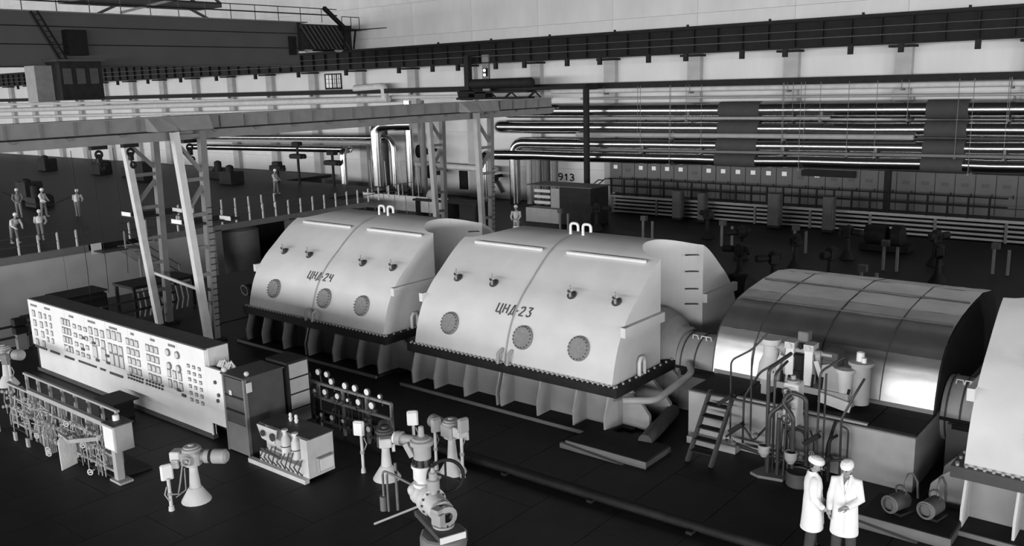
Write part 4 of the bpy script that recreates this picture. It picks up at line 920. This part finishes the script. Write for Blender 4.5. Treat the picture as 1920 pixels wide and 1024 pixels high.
# ------------------------------------------------------------- raised deck at far left
dk = thing('raised_deck', 'raised concrete deck with a grey retaining wall at far left', 'deck', (-43, 20, 1.1))
part('deck_slab', MB().box(-138, -43.1, 2, 38, .85, 1.1).box(-138, -47, 38, 44.3, .85, 1.1).box(-138, -60, 44.3, 49.1, .85, 1.1), 'floor', dk)
b = MB(); rn = random.Random(2)
part('deck_edge', MB().box(-43.1, -42.9, 2, 20, .8, 1.15).box(-43.1, -42.9, 23.4, 38, .8, 1.1), 'mgrey', dk)
for i in range(6): part('wall_slab', MB().box(-43.25, -43, 2.0+4.2*i+.01, 6.2+4.2*i-.01, -3, .85), 'wall2', dk)
for y in (27.1, 32, 36.8): part('column', MB().box(-43.4, -42.9, y-.2, y+.2, -3, .85), 'mgrey', dk)
part('under_wall', MB().box(-50, -49.8, 27, 37, -3, .85), 'dark', dk)
solo('storage_drum', MB().lathe((-44.6, 29.2, -1.4), [(.6, -1.6), (1.1, -1.4), (1.35, -.8), (1.35, 1.9), (1.0, 2.1)], 24), 'mgrey', 'big dim round vessel under the deck, behind the gantry tower', 'vessel', (-44.6, 29.2, -3))
dr = thing('deck_railing', 'long thin railing of pale posts along the deck edge at left', 'railing', (-43, 20, 1.1))
pmh = MB().box(-.035, .035, -.035, .035, 0, .85).mesh('railing_post', M['white2'])
for i in range(30):
    y = 15.1+.95*i*.93
    if not 20.4 < y < 21.5: shared('railing_post', pmh, dr, (0, y-20, .02))
b = MB()
for z in (.85, .45): b.tube([(-43, 8, 1.1+z), (-43, 20.2, 1.1+z)], .025, 5); b.tube([(-43, 21.6, 1.1+z), (-43, 42, 1.1+z)], .025, 5)
part('handrail', b, 'dgrey', dr)
d2 = thing('deck_railing', 'second shorter railing of pale posts standing further back on the deck', 'railing', (-46.5, 30, 1.1))
for i in range(9): shared('railing_post', pmh, d2, (-.8+.06*i, -3.5+.9*i, .0))
part('handrail', MB().tube([(-47.3, 26.4, 1.95), (-46.8, 33.8, 1.95)], .025, 5), 'dgrey', d2)
solo('notice_board', MB().box(-42.88, -42.84, 20.1, 20.6, .68, 1.18), 'white', 'small white notice board hung on the deck railing by the stairs', 'sign', (-42.9, 20.3, .9))
stp = thing('deck_stairs', 'steel stairs with railings going down from the deck beside the gantry tower', 'stairs', (-42.4, 22.5, 0))
part('landing', MB().box(-43.1, -42, 20.2, 21.5, .78, .85), 'dgrey', stp)
for x in (-42.9, -42.05): part('stringer', MB().bar((x, 21.4, .8), (x, 24.2, -1.4), .06, .22), 'lgrey', stp)
for k in range(10): part('tread', MB().box(-42.9, -42.05, 21.5+.27*k, 21.75+.27*k, .68-.21*k, .71-.21*k), 'mgrey', stp)
for k in range(4):
    y, z = 21.4+.9*k, .8-.7*k; part('rail_post', MB().bar((-42.05, y, z), (-42.05, y+.0, z+.9), .05, .05), 'white2' if k == 0 else 'lgrey', stp)
for o in (.9, .5): part('handrail', MB().tube([(-42.05, 21.4, .8+o), (-42.05, 24.2, -1.4+o)], .025, 6), 'dgrey', stp)
part('support_post', MB().box(-42.1, -42.0, 22.0, 22.1, -3, .4), 'lgrey', stp)
# railing and boxes along the near floor edge behind the board
er = thing('floor_railing', 'dark two-bar railing along the floor edge behind the white board', 'railing', (-31, 12, 0))
for y in (9.2, 12.1, 14.6, 16.8): part('post', MB().box(-31.04, -30.96, y-.04, y+.04, 0, .85), 'dgrey', er)
for z in (.82, .45): part('bar', MB().box(-31.03, -30.97, 6, 17.5, z-.035, z+.035), 'dark', er)
sb = thing('switch_stand', 'black double switch box on a grey stand left of the white board', 'box', (-30.9, 11.75, 0))
part('upper_box', MB().cb(-31.05, -30.75, 11.6, 12.0, .85, 1.08), 'black', sb); part('lower_box', MB().cb(-31.05, -30.75, 11.6, 12.0, .56, .8), 'black', sb); part('stand', MB().box(-31, -30.8, 11.65, 11.95, 0, .56), 'mgrey', sb)
eq = thing('equipment_cabinet', 'dark rounded machine cover behind the top of the white board', 'cabinet', (-33, 15, 0))
part('cover', MB().cb(-34.2, -33, 14.1, 15.9, 0, .95, .12), 'black', eq); part('cover_lid', MB().box(-34.2, -33, 14.1, 15.9, .95, 1.0), 'dark', eq)
fr = thing('open_frame', 'dark open equipment frame with cables left of the gantry feet', 'rack', (-32, 17, 0))
for x, y in ((-32.9, 16.2), (-31.6, 16.2), (-32.9, 18.6), (-31.6, 18.6)): part('post', MB().box(x-.05, x+.05, y-.05, y+.05, 0, 1.1), 'dark', fr)
part('top', MB().box(-33, -31.5, 16.1, 18.7, 1.1, 1.2), 'dark', fr); part('side_panel', MB().box(-31.6, -31.55, 16.8, 17.6, .2, 1.1), 'dgrey', fr)
b = MB()
for k in range(10): y = 16.3+.22*k; b.tube([(-31.6, y, 0), (-31.5, y+.05, .4), (-31.7, y+.1, .9)], .03, 5)
part('cable', b, 'lgrey', fr)
for k in range(5):
    x, y = -29.0+.9*k, 19.5+.4*k
    t = thing('valve_cluster', ORD[k]+' of five dim valve clusters in the shade beyond the gantry feet', 'valve', (x, y, 0))
    part('body', MB().lathe((x, y, 0), [(.3, 0), (.3, .1), (.15, .2), (.15, .7), (.25, .75), (.25, .95), (.1, 1.0)], 12), 'dark', t); part('handwheel', MB().torus((x, y-.3, .8), (0, 1, .2), .2, .03, 14, 5), 'mgrey', t)
# workers on the deck
def small_worker(x, y, z, rz, label, top='white2', bot='mgrey', bend=0.0, h=1.72):
    t = thing('person', label, 'person', (x, y, z), None, rz)
    s = h/1.72
    sh = V((.28*bend, 0, 1.42-.25*bend))*s
    b = MB(); pel = V((0, 0, .92))*s
    b.tube([pel+V((0, 0, -.05)), pel+V((.02, 0, .15)), sh+V((-.03, 0, -.12)), sh], [.16*s, .15*s, .19*s, .11*s], 10)
    for k in (-1, 1):
        b.tube([sh+V((0, .2*k, -.03))*s, sh+V((.1, .27*k, -.3)), sh+V((.28, .16*k, -.45))], [.07, .055, .045], 8)
    part('jacket', b, top, t)
    b = MB()
    for k in (-1, 1): b.tube([pel+V((0, .08*k, 0)), V((.06*k+.02, .1*k, .48*s)), V((.1*k, .11*k, .06))], [.11*s, .075*s, .05*s], 8); b.cb(.1*k-.06, .1*k+.18, .11*k-.05, .11*k+.05, 0, .09, .02)
    part('trousers', b, bot, t)
    hc = sh+V((.05+.05*bend, 0, .2))
    b = MB(); b.ball(hc, .105, 12, 8, (1.05, .85, 1.15)); b.ball(hc+V((.11, 0, -.01)), .02, 6, 4); b.cyl(hc-V((.03, 0, .06)), sh, .05, n=8)
    for k in (-1, 1): b.ball(sh+V((.31, .15*k, -.46)), .045, 7, 5, (1.3, .8, .8))
    part('body', b, 'skin', t)
    part('cap', MB().ball(hc+V((-.01, 0, .035)), .115, 12, 6, (1.05, .92, .95)), 'white', t)
    return t
small_worker(-56.0, 23.7, 1.1, .6, 'worker in pale striped overalls standing third from left on the far left deck')
small_worker(-54.4, 25.0, 1.1, 2.4, 'worker in pale overalls holding a cable, rightmost on the far left deck', bend=.5)
small_worker(-57.5, 22.9, 1.1, -.4, 'dim worker standing just behind the striped one on the far left deck', 'mgrey')
small_worker(-58.5, 21.0, 1.1, -.4, 'worker at the left edge of the photo on the deck', 'lgrey')
small_worker(-47.2, 18.4, 1.1, .2, 'bending worker in white nearest the deck railing at left', bend=.8)
small_worker(-47.0, 19.6, 1.1, 2.6, 'worker stooping beside the other one at the deck railing', bend=.9, top='white')
small_worker(-52.5, 38.0, 1.1, .5, 'dim worker standing far back on the deck below the wall pipes', 'lgrey')
small_worker(-30.55, 37.6, 0, -1.2, 'man in white jacket standing in the distance behind the two casings', 'white2', 'lgrey')
solo('sagging_cable', MB().tube([(-58.5, 22.5, 2.6), (-57, 23.3, 1.9), (-55.8, 24, 1.75), (-54.6, 24.8, 2.3)], .03, 6), 'black', 'black cable sagging between the workers on the left deck', 'cable', (-56, 24, 2))
rn = random.Random(31)
for k in range(16):
    x, y = -62-5*(k % 8), 26+rn.random()*4+13*(k//8)
    if k in (5, 6, 7, 15): continue
    b = MB(); b.box(-.8, .8, -.6, .6, 0, rn.uniform(.5, 1.6)); b.cyl((-.9, .2, .5), (.9, .2, .5), .35); b.lathe((.3, -.3, .5), [(.3, 0), (.3, .9), (.1, 1.0)], 10)
    o = solo('deck_machine', b, 'dark', 'dark machine on the left deck, %s from the left in the %s row' % (ORD[(4 if k < 8 else 6)-k % 8], 'back' if k > 7 else 'front'), 'machine', group='dim machines on the left deck'); o.location = (x, y, 1.1)
for k, (x, y, h) in enumerate(((-56.7, 43.3, 3.2), (-52.6, 43.3, 2.6), (-59.4, 43.3, 1.6))):
    b = MB(); b.cyl((0, 0, 0), (0, 0, h), .1, n=8); b.cb(-.7, .7, -.3, .3, h*.6, h*.6+.35, .05); b.cb(-.4, .4, -.25, .25, h-.3, h, .05); b.cyl((-.9, 0, h*.65), (.9, 0, h*.65), .16, n=8)
    o = solo('drill_stand', b, 'dark', ['tall dark stand with arms silhouetted against the back wall, middle of three', 'dark drill-like stand against the back wall, rightmost of three', 'low dark stand against the back wall, leftmost of three'][k], 'machine'); o.location = (x, y, 1.1)

# ------------------------------------------------------------- guard screen, boxes and benches beyond the casings
gs = thing('guard_screen', 'long white panelled guard screen beyond casing 24', 'screen', (-43, 41, 0))
for i in range(7): part('screen_panel', MB().box(-46.8+1.05*i+.03, -45.75+1.05*i-.03, 40.95, 41, .2, 1.2), 'white2', gs)
for i in range(8): part('post', MB().box(-46.8+1.05*i-.05, -46.8+1.05*i+.05, 41, 41.1, 0, 1.25), 'mgrey', gs)
part('side_block', MB().box(-39.4, -39.0, 40.9, 41.2, .2, 1.2), 'white2', gs)
for i in range(5): part('thin_post', MB().cyl((-46+1.5*i, 41.1, 1.2), (-46.1+1.5*i, 41.1, 3.4), .035, n=6), 'lgrey', gs)
bench = thing('work_bench', 'dark work bench with tools between the far gantry legs', 'bench', (-38, 41, 0))
part('top', MB().box(-41.5, -36, 40.5, 41.8, 1.0, 1.12), 'dark', bench)
for x in (-41.3, -38.6, -36.2): part('leg', MB().box(x-.06, x+.06, 40.6, 41.7, 0, 1.0), 'dark', bench)
part('vise', MB().ball((-40.2, 41, 1.4), .35, 10, 7).cyl((-40.6, 41, 1.3), (-39.8, 41, 1.3), .15), 'lgrey', bench)
solo('wall_hose', MB().tube([(-43.5, 49.9, 2.1), (-43, 49.8, 1.4), (-42.2, 49.8, 1.2), (-41.7, 49.8, .5)], .12, 7), 'dgrey', 'dark bent hose hanging on the back wall behind the far tower', 'hose', (-43, 49.8, 1.5))
dw = MB().box(-46, -45.2, 49.9, 50.0, .5, 1.9); door = struct('door_1', dw, 'black')
kb = thing('control_booth', 'dark cabinet block with a pale door standing beyond the casings', 'cabinet', (-31.5, 43, 0))
part('low_front', MB().box(-33.6, -31.15, 42.3, 43.2, 0, .85), 'lgrey', kb); part('body', MB().box(-31.1, -28.9, 42.35, 44.2, 0, 2.2), 'dark', kb)
part('pale_door', MB().box(-32.15, -31.1, 42.9, 43.0, .85, 2.0), 'lgrey', kb)
for z in (1.15, 1.5, 1.85): part('slat', MB().box(-33.4, -32.2, 42.9, 42.96, z-.12, z+.06), 'white2', kb)
part('top_plate', MB().box(-33.5, -28.8, 42.3, 44.2, 2.2, 2.26), 'dgrey', kb)
# ------------------------------------------------------------- switchgear mezzanine along the back wall
mz = thing('switchgear_mezzanine', 'raised steel gallery along the back wall with pale slats below its edge', 'gallery', (-20, 47.8, 0))
part('platform', MB().box(-31.2, 10, 47.8, 49.55, 1.02, 1.12), 'dgrey', mz)
part('edge_strip', MB().box(-31.2, 10, 47.74, 47.8, 1.0, 1.14), 'lgrey', mz)
for k in range(4):
    for i in range(12):
        x0 = -31+3.2*i
        if x0 < 2: part('slat', MB().box(x0+.03, x0+3.17, 47.9, 47.96, .06+.235*k, .17+.235*k), 'lgrey', mz)
for i in range(13): part('stanchion', MB().box(-31+3.2*i-.06, -31+3.2*i+.06, 47.86, 47.98, 0, 1.02), 'mgrey', mz)
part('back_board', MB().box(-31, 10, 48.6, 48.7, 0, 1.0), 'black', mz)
pst = MB().box(-.045, .045, -.04, .04, 0, 1.06).mesh('railing_post', M['black'])
for i in range(24): shared('railing_post', pst, mz, (-31+.94*i+20, -.02, 1.12))
b = MB()
for z in (2.18, 1.75): b.tube([(-31.2, 47.78, z), (-8.6, 47.78, z)], .035, 6)
part('handrail', b, 'black', mz)
sg = thing('mezzanine_stairs', 'dark steel stairs with handrails at the left end of the gallery', 'stairs', (-31.6, 47.3, 0))
for y in (46.9, 47.7): part('stringer', MB().bar((-33, y, 0), (-31.4, y, 1.1), .06, .2), 'dark', sg); part('handrail', MB().tube([(-33, y, .95), (-31.4, y, 2.15), (-31.0, y, 2.15)], .035, 6).tube([(-33, y, 0), (-33, y, .95)], .03, 6), 'dark', sg)
for k in range(5): part('tread', MB().box(-32.9+.3*k, -32.6+.3*k, 46.9, 47.7, .2+.2*k, .23+.2*k), 'dark', sg)
rn = random.Random(8)
for i in range(27):
    x = -31.5+.94*i
    t = thing('switchgear_cabinet', 'grey switchgear cabinet on the gallery, %s from its left end' % ORD[i], 'cabinet', (x, 49.6, 1.12), 'switchgear cabinets along the gallery')
    part('body', MB().box(x-.462, x+.462, 49.1, 49.55, 1.12, 3.15), 'cabinet', t)
    d = part('door', MB().box(x-.44, x+.44, 49.07, 49.1, 1.18, 3.1), 'cabinet', t)
    if i < 15 and rn.random() < .75:
        part('meter_window', MB().box(x-.14, x+.14, 49.05, 49.07, 2.66, 2.9), 'dial', d)
    else: part('meter_window', MB().box(x-.16, x+.16, 49.05, 49.07, 2.5, 2.68), 'dgrey', d)
    part('door_handle', MB().box(x+.3, x+.34, 49.04, 49.07, 2.0, 2.2), 'dark', d)
    part('kick_strip', MB().box(x-.44, x+.44, 49.06, 49.1, 1.5, 1.54), 'dark', d)
tk = thing('bus_duct', 'thin dark bus duct running over the switchgear cabinets', 'duct', (-20, 49.3, 3.25))
part('duct', MB().box(-32, 10, 49.1, 49.3, 3.15, 3.24), 'black', tk)
part('cover_strip', MB().box(-31.5, 10, 49.3, 49.55, 3.24, 3.6), 'mgrey', tk)
solo('post_column', MB().box(-14.4, -14.1, 47.9, 48.15, 0, 3.3).box(-14.5, -14.0, 47.8, 48.2, 0, .05), 'black', 'black steel column in front of the switchgear cabinets', 'column', (-14.3, 48, 0))
solo('wall_sign', MB().box(-19.2, -16.2, 48.95, 49.0, 2.72, 3.1), 'black', 'dark horizontal board in front of the switchgear tops', 'sign', (-17.7, 49, 2.9))
for i, (x, w_, h_) in enumerate(((-25.9, .28, 1.75), (-24.3, .22, 1.7), (-19.9, .34, 1.9), (-16.9, .28, 1.9))):
    t = thing('floor_cabinet', ['first', 'second', 'third', 'fourth'][i]+' from the left of the dark floor cabinets before the gallery slats', 'cabinet', (x, 47.2, 0))
    part('body', MB().cb(x-w_, x+w_, 46.9, 47.4, .15, h_), 'dgrey', t); part('door', MB().box(x-w_+.05, x+w_-.05, 46.87, 46.9, .25, h_-.1), 'dgrey', t); part('plinth', MB().box(x-w_, x+w_, 46.95, 47.4, 0, .15), 'black', t)
# dim machines on the floor behind the turbines
sp = [(-29.5, 40.2, 1), (-27.9, 41.5, 0), (-24.0, 40, 1), (-21.5, 42.3, 0), (-19.8, 40.5, 1), (-17.6, 38, 0), (-16.2, 40.8, 1), (-14.7, 37.2, 0), (-13.6, 40.5, 0), (-11.5, 38.8, 1), (-10.0, 41, 0), (-9.0, 37.5, 0), (-7.6, 40.3, 1), (-15.8, 34, 0), (-13.9, 33, 0), (-12.4, 35, 0), (-10.6, 33.2, 1)]
proto = None
for i, (x, y, k) in enumerate(sp):
    if k:
        t = thing('guide_post', 'thin pale post pair standing in the dark behind the turbines, %s from left' % ORD[sum(q[2] for q in sp[:i])], 'post', (x, y, 0), 'pale posts behind the turbines')
        for dx in (0, .55): part('post', MB().box(x+dx-.05, x+dx+.05, y-.05, y+.05, 0, 1.05), 'mgrey', t)
        part('top_bar', MB().box(x-.1, x+.2, y-.12, y+.12, 1.05, 1.3), 'dgrey', t)
    else:
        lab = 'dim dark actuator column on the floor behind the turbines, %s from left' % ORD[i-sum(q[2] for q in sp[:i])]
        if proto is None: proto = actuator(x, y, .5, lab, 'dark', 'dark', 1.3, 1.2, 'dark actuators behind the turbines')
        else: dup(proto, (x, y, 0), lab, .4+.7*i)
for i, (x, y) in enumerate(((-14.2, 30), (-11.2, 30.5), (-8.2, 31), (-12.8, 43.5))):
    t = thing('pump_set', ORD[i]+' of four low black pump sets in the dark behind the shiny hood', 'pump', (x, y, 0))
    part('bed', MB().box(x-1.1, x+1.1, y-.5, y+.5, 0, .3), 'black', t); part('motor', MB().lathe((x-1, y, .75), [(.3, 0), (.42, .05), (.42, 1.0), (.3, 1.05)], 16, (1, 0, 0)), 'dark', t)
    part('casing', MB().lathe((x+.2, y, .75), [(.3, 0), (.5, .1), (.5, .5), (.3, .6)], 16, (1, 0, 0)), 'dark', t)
# overhead thin cable crossing in front of the two men
solo('overhead_wire', MB().tube([(-5.6, 13.6, 1.31), (-4.9, 13.7, 1.27), (-4.2, 13.8, 1.25)], .006, 5), 'mgrey', 'thin wire crossing in front of the two men in white coats', 'wire', (-5, 13.7, 1.3)) if 0 else None

# ------------------------------------------------------------- the two men in white coats
def skin_mesh(verts, edges, radii, name, m, parent, lev=2, root=0):
    # one continuous surface grown from a skeleton
    bs = BASE.get(parent.name, (0, 0, 0)) if parent.parent is None else (0, 0, 0)
    me = bpy.data.meshes.new(name); me.from_pydata([tuple(v) for v in verts], edges, [])
    o = link(name, me, parent)
    md = o.modifiers.new('skin', 'SKIN'); md.use_smooth_shade = True
    layer = me.skin_vertices[0].data if me.skin_vertices else None
    if layer is None:
        bm_ = __import__('bmesh').new(); bm_.from_mesh(me); bm_.verts.layers.skin.verify(); bm_.to_mesh(me); bm_.free(); layer = me.skin_vertices[0].data
    for i, r in enumerate(radii):
        layer[i].radius = (r, r) if not isinstance(r, tuple) else r; layer[i].use_root = (i == root)
    sb_ = o.modifiers.new('sub', 'SUBSURF'); sb_.levels = lev; sb_.render_levels = lev
    me.materials.append(M[m]); return o
def loft(mb, rings, n=20, cap0=True, cap1=True):
    # rings: (centre, half-width along local x (front-back), half-width along local y (side))
    vs = []
    for c, a, b_ in rings:
        for k in range(n): t = 2*PI*k/n; vs.append((c[0]+a*math.cos(t), c[1]+b_*math.sin(t), c[2]))
    m = len(rings); mb.add(vs, [(i*n+k, i*n+(k+1) % n, (i+1)*n+(k+1) % n, (i+1)*n+k) for i in range(m-1) for k in range(n)], True)
    if cap1: mb.add(vs[-n:], [tuple(range(n))])
    if cap0: mb.add(vs[:n], [tuple(range(n-1, -1, -1))])
def hand(mb, wrist, d, palm_n, side, curl=.5, L=.085):
    # palm, four unequal bent fingers and a thumb leaving the side of the palm
    w0 = V(wrist); d = V(d).normalized(); nrm = V(palm_n).normalized(); s = d.cross(nrm).normalized()*side
    mb.tube([w0-d*.02, w0+d*.03, w0+d*.07, w0+d*.092], [.028, .036, .04, .03], 8)
    for k, ln in enumerate((.92, 1.05, 1.0, .78)):
        b0 = w0+d*.085+s*(.03-.02*k); pts = [b0]; dd = d
        for q in range(3):
            dd = (dd+nrm*curl*.7).normalized(); pts.append(pts[-1]+dd*(L*ln*(.46, .32, .24)[q]))
        mb.tube(pts, [.0105, .0098, .009, .006], 6)
    b0 = w0+d*.03+s*.034; mb.tube([b0, b0+(s*.7+d*.7).normalized()*.035, b0+(s*.5+d+nrm*.3).normalized()*.065, b0+(s*.25+d+nrm*.6).normalized()*.085], [.015, .013, .011, .007], 6)
def man(name_label, x, y, rz, pose, H=1.76):
    t = thing('person', name_label, 'person', (x, y, 0), None, rz)
    T_ = t
    # local frame: +x is the way the man faces, +y his left; built at height 1.76
    if pose == 'left':   # stands with right hand at the coat pocket
        eL, wL = V((.02, .25, 1.12)), V((.17, .2, .95)); eR, wR = V((-.02, -.25, 1.12)), V((.14, -.215, .95))
        ft = ((.04, .11), (-.05, -.10)); hy = -.16
    else:                # left forearm raised before the belly, right arm hanging
        eL, wL = V((.05, .245, 1.14)), V((.27, .06, 1.07)); eR, wR = V((.0, -.235, 1.12)), V((.08, -.245, .89))
        ft = ((.0, .12), (.02, -.12)); hy = -.12
    shL, shR = V((-.01, .16, 1.42)), V((-.01, -.16, 1.42))
    v = [V((0, 0, .95)), V((0, 0, 1.15)), V((.0, 0, 1.36)), V((.0, 0, 1.47)), V((.03, 0, 1.56)), shL, eL, wL, shR, eR, wR]
    e = [(0, 1), (1, 2), (2, 3), (3, 4), (2, 5), (5, 6), (6, 7), (2, 8), (8, 9), (9, 10)]
    r = [.12, .11, .11, .05, .045, .05, .04, .028, .05, .04, .028]
    for (fx, fy), s in zip(ft, (1, -1)):
        i = len(v); v += [V((0, .08*s, .88)), V((fx*.5+.02, (fy+.09*s)/2, .5)), V((fx, fy, .1)), V((fx+.16, fy+.02*s, .04))]
        e += [(0, i), (i, i+1), (i+1, i+2), (i+2, i+3)]; r += [.08, .065, .045, .035]
    body = skin_mesh(v, e, r, 'body', 'skin', t)
    # trousers and shoes
    b = MB()
    for (fx, fy), s in zip(ft, (1, -1)):
        b.tube([(0, .085*s, .8), (.01+fx*.4, (fy+.09*s)/2, .5), (fx, fy, .09)], [.095, .09, .082], 12)
    part_l(b, 'trousers', 'trous', t)
    b = MB()
    for (fx, fy), s in zip(ft, (1, -1)):
        b.ball((fx+.05, fy+.01*s, .05), .1, 12, 8, (1.5, .52, .55))
    part_l(b, 'shoes', 'black', t)
    # coat: one lofted shell with lapels, sleeves run into it
    b = MB()
    rings = [(V((0, 0, .48)), .19, .225), (V((.01, 0, .50)), .195, .23), (V((.01, 0, .75)), .175, .215), (V((0, 0, .98)), .155, .2), (V((0, 0, 1.12)), .145, .185), (V((0, 0, 1.28)), .15, .2), (V((-.005, 0, 1.38)), .135, .2), (V((-.01, 0, 1.44)), .105, .165), (V((-.015, 0, 1.49)), .075, .095), (V((-.02, 0, 1.535)), .068, .074)]
    loft(b, rings, 22, True, False)
    for sh, el, wr in ((shL, eL, wL), (shR, eR, wR)):
        mid = sh.lerp(el, .5)+V((-.012, 0, 0)); m2 = el.lerp(wr, .5)
        b.tube([sh+V((0, -.06*(1 if sh.y > 0 else -1), .0)), sh+V((0, .025*(1 if sh.y > 0 else -1), -.02)), mid, el, m2, wr], [.06, .078, .072, .066, .058, .05], 12)
    part_l(b, 'coat', 'cloth', t)
    # lapels, front edge, pocket flaps
    def FX(y, z):
        for (c0, a0, b0), (c1, a1, b1) in zip(rings, rings[1:]):
            if c0.z <= z <= c1.z:
                f = (z-c0.z)/(c1.z-c0.z); a, bb, cx = a0+(a1-a0)*f, b0+(b1-b0)*f, c0.x+(c1.x-c0.x)*f
                return cx+a*math.sqrt(max(0, 1-(y/bb)**2))
        return .1
    def patch(poly, off):
        q = MB(); n = len(poly); q.add([(FX(y, z)+o_, y, z) for o_ in (off, off-.01) for y, z in poly], [tuple(range(n)), tuple(range(2*n-1, n-1, -1))]+[(i, i+n, (i+1) % n+n, (i+1) % n) for i in range(n)]); return q
    for s in (1, -1): part_l(patch([(.06*s, 1.52), (.085*s, 1.49), (.1*s, 1.42), (.085*s, 1.36), (.012*s, 1.2), (.004*s, 1.23), (.03*s, 1.4)], .016), 'lapel', 'white', t)
    part_l(patch([(0, .55), (.012, .55), (.012, 1.2), (0, 1.2)], .012), 'button_strip', 'white', t)
    for s in (1, -1): part_l(patch([(.07*s, .93), (.15*s, .93), (.15*s, .96), (.07*s, .96)], .012), 'pocket_flap', 'white', t)
    part_l(patch([(-.05, 1.525), (.05, 1.525), (.03, 1.4), (0, 1.26), (-.03, 1.4)], .008), 'shirt', 'mgrey' if pose == 'right' else 'dark', t)
    # head with face, ears, hair
    hc = V((.03, 0, 1.635)); ry = hy
    hm = Matrix.Translation(hc) @ Matrix.Rotation(ry*2.5, 4, 'Z') @ Matrix.Rotation(.22, 4, 'Y')
    b = MB()
    nb = MB(); n_, m_ = 18, 14; vs = []
    for i in range(m_+1):
        a = PI*i/m_
        for k in range(n_):
            c_ = 2*PI*k/n_; X = math.sin(a)*math.cos(c_); Y = math.sin(a)*math.sin(c_); Z = math.cos(a)
            jaw = 1-.28*max(0, -Z-.1); px_ = .1*X*(1.0 if X > 0 else 1.06)*jaw+(.012 if Z < -.3 and X > 0 else 0); py_ = .078*Y*jaw
            if X > .75 and abs(Z-.05) < .2 and .15 < abs(Y) < .55: px_ -= .009
            vs.append((px_, py_, .125*Z))
    nb.add(vs, [(i*n_+k, (i+1)*n_+k, (i+1)*n_+(k+1) % n_, i*n_+(k+1) % n_) for i in range(m_) for k in range(n_)], True)
    nb.tube([(.092, 0, .03), (.118, 0, -.025), (.1, 0, -.035)], [.008, .016, .01], 6)
    nb.tube([(.09, -.025, -.068), (.099, 0, -.066), (.09, .025, -.068)], .006, 5)
    for s in (1, -1): nb.ball((0, .08*s, -.005), .03, 8, 6, (.7, .35, 1.1)); nb.tube([(.088, .018*s, .03), (.082, .045*s, .03)], .006, 5)
    hv = MB(); hv.v = [tuple(hm @ V(p)) for p in nb.v]; hv.f = nb.f; hv.sm = nb.sm
    hv.cyl(V((.0, 0, 1.46)), hc+V((-.01, 0, -.07)), .055, .05, 10)
    part_l(hv, 'head', 'skin', t)
    ev = MB()
    for s in (1, -1): ev.ball((.088, .03*s, .012), .011, 8, 6)
    ev2 = MB(); ev2.v = [tuple(hm @ V(p)) for p in ev.v]; ev2.f = ev.f; ev2.sm = ev.sm; part_l(ev2, 'eyes', 'hair', t)
    hr = MB(); hr.ball((-.036, 0, .012), .1, 14, 8, (.8, .83, .9)); hr2 = MB(); hr2.v = [tuple(hm @ V(p)) for p in hr.v]; hr2.f = hr.f; hr2.sm = hr.sm; part_l(hr2, 'hair', 'hair', t)
    cp = MB(); pr = [(.108, .015), (.122, .02), (.128, .055), (.115, .1), (.07, .135), (.01, .145)] if pose == 'right' else [(.11, .02), (.135, .035), (.145, .075), (.12, .12), (.06, .142), (.01, .145)]
    cp.lathe((0, 0, 0), pr, 20); c2 = MB(); c2.v = [tuple(hm @ V((p[0]*1.0-.008, p[1]*.82, p[2]+.02-.1*p[0]*0))) for p in cp.v]; c2.f = cp.f; c2.sm = [True]*len(cp.sm); part_l(c2, 'cap', 'cloth', t)
    # hands
    b = MB()
    if pose == 'left':
        hand(b, wR, (.75, .3, -.55), (0, 1, 0), -1, .55); b2 = MB(); hand(b2, wL, (.6, -.3, -.6), (0, -1, 0), 1, .5)
    else:
        hand(b, wR, (.15, 0, -1), (.1, 1, 0), -1, .35); b2 = MB(); hand(b2, wL, (.55, -.75, -.1), (-.2, -.3, -1), 1, .45)
    part_l(b, 'hand', 'skin', t); part_l(b2, 'hand', 'skin', t)
    t.scale = (H/1.76,)*3
    return t
def part_l(mb, name, m, t):
    o = link(name, mb.mesh(name, M[m]), t); return o
man('man in white coat and puffed cap seen from the side, left of two', -5.2, 14.34, .5, 'left', 1.76)
man('man in white coat facing us with one forearm raised, right of two', -4.67, 14.45, -1.35, 'right', 1.80)
